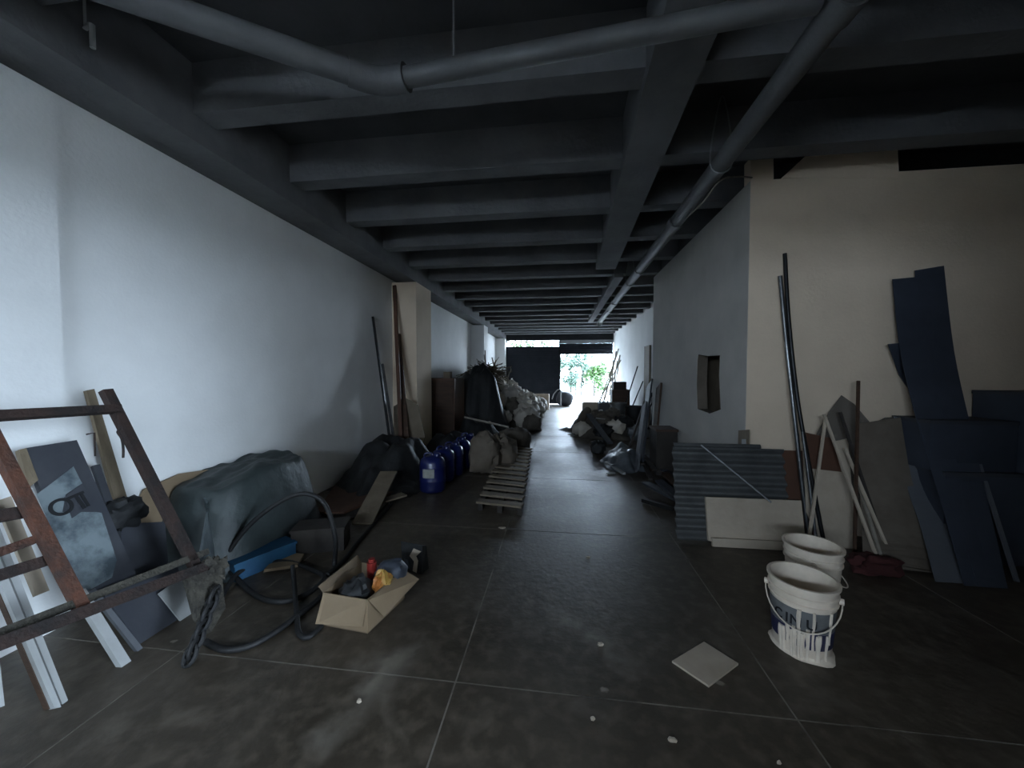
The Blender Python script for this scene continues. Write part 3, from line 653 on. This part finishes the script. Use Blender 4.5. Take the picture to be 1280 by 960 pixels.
# brush on top
br = MB()
for i in range(150):
    a = rnd.uniform(-.4, .4); c = Vector((rnd.uniform(-2.4, -1.75), rnd.uniform(9.7, 11.6), rnd.uniform(1.25, 1.62)))
    d = Vector((rnd.uniform(-1, 1), rnd.uniform(-.9, .9), rnd.uniform(-.45, .35))).normalized()*rnd.uniform(.3, .6)
    br.tube([c-d, c+Vector((0, 0, .06)), c+d-Vector((0, 0, .05))], .010, 5)
br.build('dry_brush', 'straw', label='tangle of dry brush and stalks on top of the sack pile', cat='brush', kind='stuff')
for i, (dx, dy) in enumerate(((-.05, .9), (.12, .6), (-.18, .7))):
    c = Vector((-2.25+.12*i, 11.2+.3*i, 1.3)); MB().tube([c, c+Vector((dx, .1, dy))], .02, 7).build('stick', 'stick', label=['tallest pale stick poking up from the sack pile', 'short tilted stick poking up from the sack pile', 'leftmost pale stick poking up from the sack pile'][i], cat='stick', smooth=True)
c = Vector((-1.55, 10.9, 1.15)); MB().tube([c, c+Vector((.05, 0, .28)), c+Vector((.12, 0, .42)), c+Vector((.10, 0, .52))], .018, 7, smooth=4).build('bent_stick', 'stick', label='bent pale stick sticking out above the sacks before the shutter', cat='stick', smooth=True)
# white crate + frame by the shutter
def crate(c, sx, sy, sz, m, label):
    t_ = thing('crate', label, 'crate', c); x, y, z = c
    MB().box((x-sx/2, y-sy/2, z), (x+sx/2, y+sy/2, z+.02)).build('bottom', m, t_)
    for a in (-1, 1):
        MB().box((x-sx/2, y+a*sy/2-.012, z), (x+sx/2, y+a*sy/2+.012, z+sz)).build('side', m, t_)
        MB().box((x+a*sx/2-.012, y-sy/2, z), (x+a*sx/2+.012, y+sy/2, z+sz)).build('side', m, t_)
crate(Vector((-.72, 14.9, 0)), .65, .5, .62, 'whitewarm', 'pale crate at the far end of the sack pile')
wf_ = thing('white_stand', 'white tubular frame standing in front of the left shutter', 'frame', onz(695, 509))
fy = onz(695, 509).y
p = [ony(x, y, fy) for x, y in ((690, 507), (701, 507), (701, 487), (697, 487), (690, 494))]
MB().tube([ony(690, 507, fy), ony(702, 507, fy)], .035, 8).build('base_rail', 'white', wf_, smooth=True)
MB().tube([ony(701, 508, fy), ony(701, 487, fy), ony(697, 487, fy), ony(692, 493, fy), ony(690, 499, fy)], .025, 8).build('bow', 'white', wf_, smooth=True)
c = ony(706, 500, 16.6); MB().blob(Vector((c.x, c.y, .33)), (.38, .3, .36), 61, .12, .9).floorclip().build('covered_bundle', 'slate', label='dark rounded bundle on the threshold beside the left shutter', cat='bundle', smooth=True)

# ================================================================== RIGHT FAR: debris
heap('debris_mound', 1.15, 9.3, 1.05, 1.15, .42, 'sackd', 'mound of dirt and rubbish on the right of the aisle', 'rubble', 33, fold=.5)
rr = random.Random(5)
for i, (x, y, z, s_, m, lb) in enumerate((
        (.55, 8.75, .16, .8, 'sack', 'pale flattened sack at the aisle edge of the right mound'), (.95, 9.1, .40, .8, 'sackd', 'dirty sack on the crest of the right mound'),
        (1.35, 9.4, .42, .9, 'sackd', 'brown sack at the right end of the mound crest'), (1.0, 8.45, .18, .7, 'black', 'black rubbish bag at the front of the right mound'),
        (1.3, 8.55, .26, .7, 'sack', 'small white bag on the front of the right mound'), (1.55, 8.9, .3, .8, 'black', 'black rubbish bag at the right side of the mound'),
        (.75, 9.6, .30, .8, 'straw', 'straw-coloured bundle on the back of the mound'), (1.75, 8.35, .15, .8, 'plasticgrey', 'pale grey plastic wad beside the right mound'))):
    sack(Vector((x, y, z)), (.28*s_, .22*s_, .2*s_), 80+i, m, lb, 'bag', rz=rr.uniform(0, 6), tilt=rr.uniform(-.4, .4), neck=.4)
MB().tube([Vector((.42, 8.7, .12)), Vector((.62, 9.3, .42)), Vector((.75, 9.7, .5))], .11, 12).build('rolled_mat', 'paper', label='pale rolled mat propped on the left end of the mound', cat='roll', smooth=True)
MB().bar((1.05, 7.6, .05), (.72, 8.9, .5), .12, .03).build('grey_plank', 'bluegrey', label='grey plank sloping down from the right mound', cat='plank')
board('white_sheet', [(745, 523), (785, 528), (778, 534), (740, 530)], (0, .2, 1), 2.15, .02, 'white', 'white sheet of board lying on the right mound', 'board')
crate(Vector((1.15, 13.0, 0)), .6, .5, .45, 'whitewarm', 'pale crate on the floor left of the far bins')
crate(Vector((1.62, 12.6, 0)), .55, .5, .50, 'bluegrey', 'grey crate between the pale crate and the bins')
def bin_(c, r_, h, m, label):
    t_ = thing('bin', label, 'bin', c)
    MB().lathe([(0, .0), (r_*.8, 0), (r_, h), (r_*.93, h), (r_*.75, .02), (0, .02)], c, 22).build('body', m, t_, smooth=True)
    MB().lathe([(r_*.99, h-.05), (r_*1.08, h-.05), (r_*1.08, h), (r_*.99, h)], c, 22).build('rim', m, t_, smooth=True)
bin_(Vector((1.72, 10.9, 0)), .23, .62, 'galv', 'grey metal bin standing behind the right mound')
bin_(Vector((2.15, 10.7, 0)), .24, .55, 'black', 'black bin next to the grey metal bin')
ob = thing('stove_box', 'dark brown box with a smaller box on top behind the bins', 'box', (1.95, 12.2, 0)); MB().box((1.7, 11.95, 0), (2.25, 12.5, .95)).build('body', 'brown', ob); MB().box((1.75, 12.0, .95), (2.15, 12.4, 1.2)).build('top_box', 'darkwood', ob)
# bundle of pale poles leaning on the right wall
for i in range(9):
    q0 = Vector((1.5+.085*i, 15.3+.07*((i*3) % 7), .02)); q1 = Vector((XR-.04, 15.0+.19*((i*4) % 9), 2.0+.07*((i*5) % 8)))
    MB().tube([q0, q0.lerp(q1, .5)+Vector((.02*math.sin(i*2), 0, -.03)), q1], .024, 7, smooth=3).build('pale_pole', 'stick', smooth=True, label='pale wooden pole in the bundle leaning on the far right wall', cat='pole', group='poles leaning on the far right wall')
for i, (a, b) in enumerate((((1.9, 11.6, .02), (2.45, 11.8, 1.7)), ((2.0, 11.2, .02), (2.46, 11.1, 1.25)))):
    MB().tube([a, b], .018, 7).build('thin_rod', 'darktube', smooth=True, label=['taller thin dark rod leaning on the wall behind the bins', 'shorter thin dark rod leaning on the wall behind the bins'][i], cat='rod')
# bicycle-like curved dark piece leaning on the wall
MB().tube([(2.05, 9.6, .05), (2.2, 9.7, .55), (2.42, 9.85, .95), (2.46, 9.9, .8), (2.4, 9.75, .3), (2.25, 9.6, .04)], .035, 8, closed=True, smooth=5).build('dark_hoop', 'rubber', smooth=True, label='dark rubber hoop leaning on the far right wall', cat='hoop')
MB().bar((1.9, 9.2, .05), (2.4, 9.4, 1.0), .2, .03, (0, 1, 0)).build('dark_board', 'darkwood', label='dark board leaning beside the rubber hoop', cat='board')
# tall boards leaning at the end of the boxed room
for i, (pb0, pt0, Y0_, Y1_, w, m, lb) in enumerate((
        ((783, 572), (819, 474), 6.1, 7.0, .06, 'darkwood', 'long dark pole leaning at the end of the boxed room'),
        ((800, 585), (812, 480), 5.9, 6.9, .22, 'slate', 'dark grey board leaning beside the long dark pole'),
        ((815, 590), (824, 482), 5.5, 6.5, .20, 'brown', 'brown plank standing against the side wall of the boxed room'),
        ((795, 590), (806, 505), 5.7, 6.7, .16, 'bluegrey', 'narrow grey board at the foot of the leaning pole'))):
    A = onz(*pb0); A.z = .01; B = ony(*pt0, Y1_); B.x = min(B.x, XK-.04); A.x = min(A.x, XK-.3)
    MB().bar(A, B, w, .03, (0, 1, 0)).build('leaning_board', m, label=lb, cat='board')
# crumpled grey sheet
heap('plastic_sheet', 1.08, 6.15, .36, .62, .24, 'plasticgrey', 'crumpled grey plastic sheet on the floor before the mound', 'sheet', 51, fold=.5)
MB().bar(onz(757, 578, .03), onz(780, 592, .03), .05, .03).build('white_stick', 'white', label='long white stick on the floor by the grey sheet', cat='stick')
MB().bar(onz(765, 580, .02), onz(792, 587, .02), .04, .02).build('white_stick', 'white', label='white stick pointing right across the longer white stick', cat='stick')
MB().bar(onz(759, 592, .012), onz(768, 591, .012), .05, .015).build('white_chip', 'white', label='small white chip in front of the white sticks', cat='chip')
sack(Vector((*onz(748, 566).xy, .10)), (.13, .13, .12), 97, 'black', 'small dark bag left of the grey sheet', 'bag', neck=.3)
# scrap wood at the foot of the side wall
rw = random.Random(3)
for i in range(14):
    x = rw.uniform(1.2, 1.6); y = rw.uniform(4.4, 6.4); z = .0+.02*(i % 6); a = rw.uniform(.2, 2.9)
    d = Vector((math.cos(a)*.25, math.sin(a), rw.uniform(-.05, .12))).normalized()*rw.uniform(.18, .42)
    c = Vector((min(x, 1.56), y, z+.05)); p0, p1 = c-d, c+d
    for p_ in (p0, p1): p_.x = min(p_.x, 1.66); p_.z = max(p_.z, .02)
    MB().bar(p0, p1, rw.uniform(.05, .12), .025).build('scrap_wood', rw.choice(['darkwood', 'darkwood', 'brown', 'slate']), label='piece of dark scrap wood heaped at the foot of the side wall', cat='scrap', group='scrap wood by the side wall')
bx_ = thing('dark_carton', 'dark square carton on the scrap against the side wall', 'carton', (1.56, 5.7, 0)); MB().box((1.42, 5.5, .0), (1.71, 5.9, .66)).build('body', 'darkwood', bx_); MB().box((1.41, 5.49, .64), (1.72, 5.91, .675)).build('lid', 'brown', bx_)
MB().bar(onz(803, 625, .03), onz(842, 636, .03), .05, .04).build('dark_bar', 'darktube', label='short dark bar on the floor left of the corrugated sheets', cat='bar')
# small framed socket board low on the side wall
so = thing('socket_board', 'small pale board with two holes low on the side wall corner', 'board', (XK-.02, 3.8, .5))
p = [onx(x, y, XK-.012) for x, y in ((923, 538), (936, 537), (936, 566), (922, 566))]; MB().slab(p, .01).build('plate', 'tan2', so)
p = [onx(x, y, XK-.016) for x, y in ((927, 549), (932, 549), (932, 555), (927, 555))]; MB().slab(p, .004).build('hole_cover', 'white', so)

# ================================================================== RIGHT NEAR
# corrugated sheet: bottom line from (847,675) leaning back
A = onz(846, 676); Bp = Vector((2.11, 3.37, 0)); ex = (Bp-A).normalized(); ey = Vector((-ex.y, ex.x, 0))
def corr(u0, u1, v0, v1, back, lean, m, name, label, pitch=.098, amp=.02):
    L_ = u1-u0; H_ = v1-v0; nv = int(H_/pitch*8); th = .003
    b = MB()
    for sgn in (0, 1):
        b.grid(lambda a, c: A+ex*(u0+a*L_)+Vector((0, 0, 1))*(v0+c*H_)*math.cos(lean)+ey*(back+(v0+c*H_)*math.sin(lean)-amp*math.sin(2*math.pi*c*H_/pitch)+sgn*th), 2, nv)
    return b.build(name, m, smooth=True, label=label, cat='sheet')
corr(.0, .95, .01, .83, .0, .20, 'galv', 'corrugated_sheet', 'grey corrugated metal sheet leaning by the wall corner')
corr(.02, .78, .03, .86, .035, .20, 'galv', 'corrugated_sheet', 'second corrugated sheet just behind the front one')
def panel(name, u0, u1, v0, v1, back, lean, th, m, label, cat='panel', skew=0):
    pts = [A+ex*u+ey*(back+v*math.sin(lean))+Vector((0, 0, v*math.cos(lean)+.004)) for u, v in ((u0, v0), (u1, v0+skew), (u1, v1+skew), (u0, v1))]
    return MB().slab(pts, th).build(name, m, label=label, cat=cat)
panel('red_board', .66, 1.2, 0, .80, .075, .20, .015, 'redwood', 'reddish brown board leaning behind the corrugated sheet')
panel('pale_board', .25, 1.03, .03, .40, -.05, .20, .03, 'whitewarm', 'pale board leaning in front of the corrugated sheet', 'board')
panel('pale_board', .27, 1.02, .0, .07, -.085, .20, .03, 'whitewarm', 'low pale board edge at the foot of the pale board', 'board')
MB().tube([A+ex*.24+ey*.13+Vector((0, 0, .84)), A+ex*.74-ey*.06+Vector((0, 0, .40))], .008, 7).build('thin_rod', 'steel', smooth=True, label='thin metal rod slanting across the corrugated sheet', cat='rod')
# long tubes
def ltube(px, ys_, r_, m, label, cat='tube'):
    pts = [ony(x, y, Y) for (x, y), Y in zip(px, ys_)]
    return MB().tube(pts, r_, 10, smooth=6).build('long_tube', m, smooth=True, label=label, cat=cat)
ltube([(981, 317), (986, 400), (997, 500), (1013, 590), (1031, 684)], [3.63, 3.58, 3.52, 3.45, onz(1031, 684).y], .016, 'darktube', 'tallest dark metal tube bowing against the right wall')
ltube([(975, 345), (983, 430), (993, 520), (1003, 610), (1012, 680)], [3.62, 3.58, 3.53, 3.49, onz(1012, 680).y], .017, 'chrome', 'shiny bare metal tube left of the tallest dark tube')
ltube([(1003, 540), (1010, 590), (1021, 684)], [3.44, 3.41, onz(1021, 688).y], .012, 'chrome', 'short bare metal tube between the long tubes')
# a-frame of thin white laths
for i, (pb0, pt0, m, lb) in enumerate((
        ((1012, 668), (1032, 522), 'whitewarm', 'pale lath leaning left in the cluster by the right wall'),
        ((1100, 708), (1030, 518), 'whitewarm', 'pale lath slanting right from the left lath top'),
        ((1118, 706), (1056, 560), 'whitewarm', 'rightmost pale lath crossing the brown board'),
        ((1106, 712), (1072, 600), 'stick', 'short pale lath between the slanting laths'),
        ((1068, 694), (1073, 476), 'brown', 'upright brown rod standing among the pale laths'),
        ((1098, 660), (1050, 515), 'darkwood', 'dark lath slanting behind the brown rod'))):
    a = onz(*pb0, .005) if pb0[1] > 690 else ony(*pb0, 3.3); b = ony(*pt0, 3.48)
    MB().bar(a, b, .020, .016, (1, 0, 0)).build('lath', m, label=lb, cat='lath')
NW = (0, 1, -.16)
def rb(name, px, k, th, m, label, cat='board'): return board(name, px, NW, k, th, m, label, cat)
rb('dusty_board', [(1004, 560), (1060, 548), (1072, 700), (1036, 696), (1008, 640)], 3.40, .012, 'whitewarm', 'dusty pale panel leaning behind the laths', 'panel')
rb('brown_sheet', [(1005, 540), (1040, 548), (1052, 590), (1008, 585)], 3.37, .01, 'redwood', 'small brown sheet leaning behind the lath tops', 'sheet')
# translucent dusty film draped behind laths
px = [(1018, 548), (1036, 515), (1052, 494), (1068, 505), (1090, 531), (1106, 522), (1130, 520), (1138, 560), (1120, 620), (1070, 640), (1030, 600)]
pts = [onpl(x, y, NW, 3.42) for x, y in px]; MB().slab(pts, .004).build('dust_film', 'film', label='dusty translucent film hanging behind the laths', cat='film')
# bowed leaning sheets
def bowed(name, rows, m, th, label, cat='sheet'):
    # rows: (left px, right px, y px, wall distance Y)
    b = MB(); yb = .5*(onz(*rows[-1][0]).y+onz(*rows[-1][1]).y)
    yt = rows[0][2]+.47; L0 = []; R0 = []
    for i, (l, r_, Y) in enumerate(rows):
        f = 1-i/(len(rows)-1); Y = yb+(yt-yb)*(1-(1-f)**1.6)
        L0.append(ony(*l, Y)); R0.append(ony(*r_, Y))
    L0 = spline(L0, 5); R0 = spline(R0, 5); n_ = len(L0)
    for q in L0+R0:
        q.y = min(q.y, YK-.035); q.z = max(q.z, .004)
    back = Vector((0, th, 0))
    vs = []
    for l, r_ in zip(L0, R0): vs += [l, r_, r_+back, l+back]
    fs = [(0, 1, 2, 3), ((n_-1)*4+3, (n_-1)*4+2, (n_-1)*4+1, (n_-1)*4)]
    for i in range(n_-1):
        for k_ in range(4): fs.append((i*4+k_, (i+1)*4+k_, (i+1)*4+(k_+1) % 4, i*4+(k_+1) % 4))
    return b.add(vs, fs).build(name, m, smooth=False, label=label, cat=cat)
zf = lambda x, y: onz(x, y).y
bowed('brown_bowed_sheet', [((1072, 530), (1126, 522), 3.06), ((1075, 600), (1140, 600), 3.0), ((1078, 660), (1162, 660), 2.93), ((1080, 706), (1185, 726), 2.85)], 'paper', .008, 'brownish bowed sheet leaning on the wall behind the laths')
bowed('grey_bowed_sheet', [((1118, 520), (1142, 530), 3.09), ((1132, 600), (1166, 600), 3.03), ((1152, 660), (1184, 660), 2.97), ((1170, 728), (1205, 730), 2.90)], 'bluegrey', .008, 'grey bowed sheet between the brownish sheet and the dark blue sheet')
bowed('blue_bowed_sheet', [((1116, 349), (1147, 346), 3.13), ((1126, 440), (1160, 440), 3.10), ((1150, 540), (1185, 540), 3.02), ((1180, 640), (1215, 640), 2.93), ((1206, 733), (1240, 735), 2.84)], 'navy', .006, 'tall dark blue sheet bowing down to the floor on the right')
bowed('blue_bowed_sheet', [((1144, 338), (1180, 332), 3.15), ((1150, 440), (1193, 440), 3.12), ((1170, 540), (1215, 540), 3.05), ((1195, 640), (1238, 640), 2.96), ((1222, 733), (1260, 738), 2.88)], 'navy', .006, 'slightly taller dark blue sheet behind the front blue sheet')
bowed('blue_torn_sheet', [((1110, 430), (1135, 428), 3.08), ((1128, 480), (1155, 480), 3.05), ((1148, 540), (1175, 540), 2.99), ((1180, 650), (1205, 650), 2.89)], 'navy', .006, 'short dark blue sheet with a pointed corner sticking out left')
MB().bar(onz(1271, 727, .01), ony(1200, 505, 3.5), .025, .015, (1, 0, 0)).build('lath', 'bluegrey', label='thin grey lath at the right edge of the dark blue sheets', cat='lath')
# dark boxes stacked at the right edge
for i, (x0, x1, y0, y1, z0, z1, lb) in enumerate(((3.02, 3.9, 3.25, 3.63, .0, .72, 'large navy box on the floor at the right edge'), (2.95, 3.55, 3.3, 3.63, .72, 1.12, 'medium navy box stacked on the large navy box'), (3.56, 4.15, 3.25, 3.63, .72, 1.35, 'tall navy box at the right end of the stack'))):
    t_ = thing('navy_box', lb, 'box', ((x0+x1)/2, (y0+y1)/2, z0), 'navy boxes at the right edge')
    MB().box((x0, y0, z0+.001), (x1, y1, z1-.03)).build('body', 'navy', t_); MB().box((x0-.006, y0-.006, z1-.03), (x1+.004, y1+.004, z1-.001)).build('lid', 'slate', t_)
q = onz(1095, 716); MB().blob(q+Vector((0, .02, .05)), (.16, .10, .07), 71, .5, .8, freq=2.5).floorclip().build('red_rag', 'maroon', label='dark red rag on the floor below the laths', cat='rag', smooth=True)

# buckets
def bucket(c, rz, label, front):
    t_ = thing('paint_bucket', label, 'bucket', c, 'white paint buckets'); H_ = .385; r0, r1 = .128, .152
    def rad(z): return r0+(r1-r0)*z/H_
    MB().lathe([(0, .0), (r0-.004, 0), (r0, .006), (rad(.28), .28), (rad(.28)+.008, .283), (rad(.29)+.008, .292), (rad(.30), .296), (rad(.32), .32), (rad(.32)+.008, .323), (rad(.33)+.008, .332), (rad(.34), .336), (rad(.37), .37), (rad(.37)+.010, .372), (r1+.010, H_), (r1-.004, H_), (r0-.006, .01), (0, .01)], c, 40).build('shell', 'bucket', t_, smooth=True)
    a = rz
    e = Vector((math.cos(a), math.sin(a), 0)); up = Vector((0, 0, 1)); f = Vector((e.y, -e.x, 0))
    for s_ in (-1, 1):
        q = c+e*s_*(rad(.30)+.012)+up*.305; MB().tube([q-e*s_*.008, q+e*s_*.012], .016, 10).build('handle_ear', 'bucket', t_, smooth=True)
    R_ = rad(.3)+.018; pts_ = []
    for k_ in range(17):
        th = math.pi*k_/16; pts_.append(c+e*R_*math.cos(th)+f*(R_+.012)*math.sin(th)*.98+up*(.305-.135*math.sin(th)))
    MB().tube(pts_, .0035, 6).build('bail', 'paintm', t_, smooth=True)
    if front:
        fa = math.atan2(-c.y, -c.x)
        MB().lathe([(rad(.065)+.0015, .065), (rad(.155)+.0015, .155)], c, 24, a0=fa-1.6, a1=fa+1.6).build('label_band', 'bband', t_, smooth=True)
        ul = MB().lathe([(rad(.156)+.0015, .156), (rad(.265)+.0015, .265)], c, 24, a0=fa-1.6, a1=fa+1.6); ul = ul.build('upper_label', 'bgrey', t_, smooth=True)
        # lettering bent round the bucket, a letter at a time
        for ch_, da in (('C', -.78), ('I', -.36), ('N', -.22), ('U', .26)):
            th = fa+da; rr_ = rad(.2)+.0035; p0 = c+Vector((math.cos(th)*rr_, math.sin(th)*rr_, .178)); xd = Vector((-math.sin(th), math.cos(th), 0))
            glyph(ch_, p0-xd*.02, xd, Vector((0, 0, 1)), .05, 'ink', 'letter', ul, .001)
        rd = random.Random(2)
        for k_ in range(20):
            th = fa+rd.gauss(.02, .38); z1 = rd.uniform(.12, .18) if k_ % 4 else .27; z0 = max(.004, z1-rd.uniform(.06, .26)); w_ = rd.uniform(.004, .011)
            if abs(th-fa) > 1.4: continue
            pp = [c+Vector((math.cos(th+.01*math.sin(j_*2+k_))*(rad(z)+.003), math.sin(th+.01*math.sin(j_*2+k_))*(rad(z)+.003), z)) for j_, z in enumerate([z1+(z0-z1)*j__/4 for j__ in range(5)])]
            MB().tube(pp, [w_*.9, w_, w_*.8, w_*.7, w_*.9], 6, smooth=0).build('paint_drip', 'paintm', t_, smooth=True)
        vs = []
        b = MB(); n_ = 36
        ring0 = [c+Vector((math.cos(2*math.pi*k_/n_), math.sin(2*math.pi*k_/n_), 0))*(r0-.01) for k_ in range(n_)]
        b.grid(lambda u_, v_: Vector((c.x+math.cos(2*math.pi*u_)*(r0*(.95+v_*(.16+.22*max(0, noise.noise(Vector((math.cos(6.28*u_)*1.5, math.sin(6.28*u_)*1.5, 3))))))), c.y+math.sin(2*math.pi*u_)*(r0*(.95+v_*(.16+.22*max(0, noise.noise(Vector((math.cos(6.28*u_)*1.5, math.sin(6.28*u_)*1.5, 3))))))), .03*(1-v_)**2+.002)), 36, 3)
        b.build('paint_spill', 'paintm', t_, smooth=True)
    return t_
c1 = onz(1001, 806); bucket(Vector((c1.x, c1.y, 0)), math.radians(-31), 'white paint bucket with navy label and paint drips, nearest the camera', True)
c2 = onz(1014, 752); bucket(Vector((c2.x, c2.y, 0)), math.radians(60), 'plain white bucket standing behind the labelled bucket', False)
# square tile on the floor
MB().slab([onz(*q, .012) for q in ((880, 802), (923, 829), (886, 857), (840, 826))], .010).build('floor_tile', 'tile', label='loose square pale tile lying on the floor left of the buckets', cat='tile')
for i, (px_, s_, lb) in enumerate((((449, 877), .02, 'white plaster chip left of the pale smear'), ((974, 955), .012, 'tiny pale chip at the bottom edge'), ((751, 806), .03, 'pinkish plaster chip left of the tile'), ((741, 899), .018, 'pale plaster chip below the floor seam'), ((840, 926), .03, 'largest plaster chip near the bottom of the floor'), ((735, 697), .03, 'flat pale chip in the middle of the aisle'), ((627, 660), .05, 'white paper scrap at the end of the pallet seam'))):
    q = onz(*px_); s_ *= .6; MB().blob(q+Vector((0, 0, .004)), (s_, s_*.7, .007), 200+i, .5, .8, nu=9, nv=5).floorclip(.001).build('plaster_chip', 'tile', label=lb, cat='chip', group='plaster chips on the floor')

# ================================================================== OUTSIDE
rt = random.Random(9)
def tree(name, base, h, rx, n, m, label, low):
    t_ = thing(name, label, 'tree', base); b = MB()
    stems = [base+Vector((rt.uniform(-.4, .4), rt.uniform(-.3, .3), 0)) for _ in range(4)]
    for s_ in stems: b.tube([s_, s_+Vector((rt.uniform(-.15, .15), 0, h*.5)), s_+Vector((rt.uniform(-.3, .3), 0, h*.85))], [.05, .04, .02], 7)
    b.build('trunk', 'bark', t_, smooth=True)
    f = MB()
    clumps = []
    while len(clumps) < 34:
        q_ = Vector((rt.uniform(-1, 1), rt.uniform(-1, 1), rt.uniform(-1, 1)))
        if q_.length < 1: clumps.append(base+Vector((q_.x*rx, q_.y*rx*.7, low+(h-low)*(.5+.5*q_.z))))
    for i in range(n):
        s_ = rt.uniform(.07, .15); c_ = rt.choice(clumps)+Vector((rt.gauss(0, .17), rt.gauss(0, .15), rt.gauss(0, .15)))
        c_.z = max(c_.z, .1)
        d_ = Vector((rt.uniform(-1, 1), rt.uniform(-1, 1), rt.uniform(-1, .3))).normalized(); e_ = d_.orthogonal().normalized()*s_*.4
        f.add([c_-d_*s_, c_+e_, c_+d_*s_, c_-e_], [(0, 1, 2, 3)])
    f.build('foliage', m, t_)['kind'] = 'stuff'
tree('leafy_tree', Vector((1.15, 24.5, -.02)), 3.5, 1.3, 3600, 'leafd', 'leafy green tree outside at the left of the open doorway', .5)
tree('leafy_shrub', Vector((2.55, 24.0, -.02)), 2.4, .65, 1800, 'leaf', 'bright green shrub outside in the middle of the open doorway', .15)
tree('leafy_tree', Vector((-1.9, 25.5, -.02)), 4.6, 1.6, 2200, 'leaf', 'green tree outside seen only through the strip above the left shutter', 1.5)
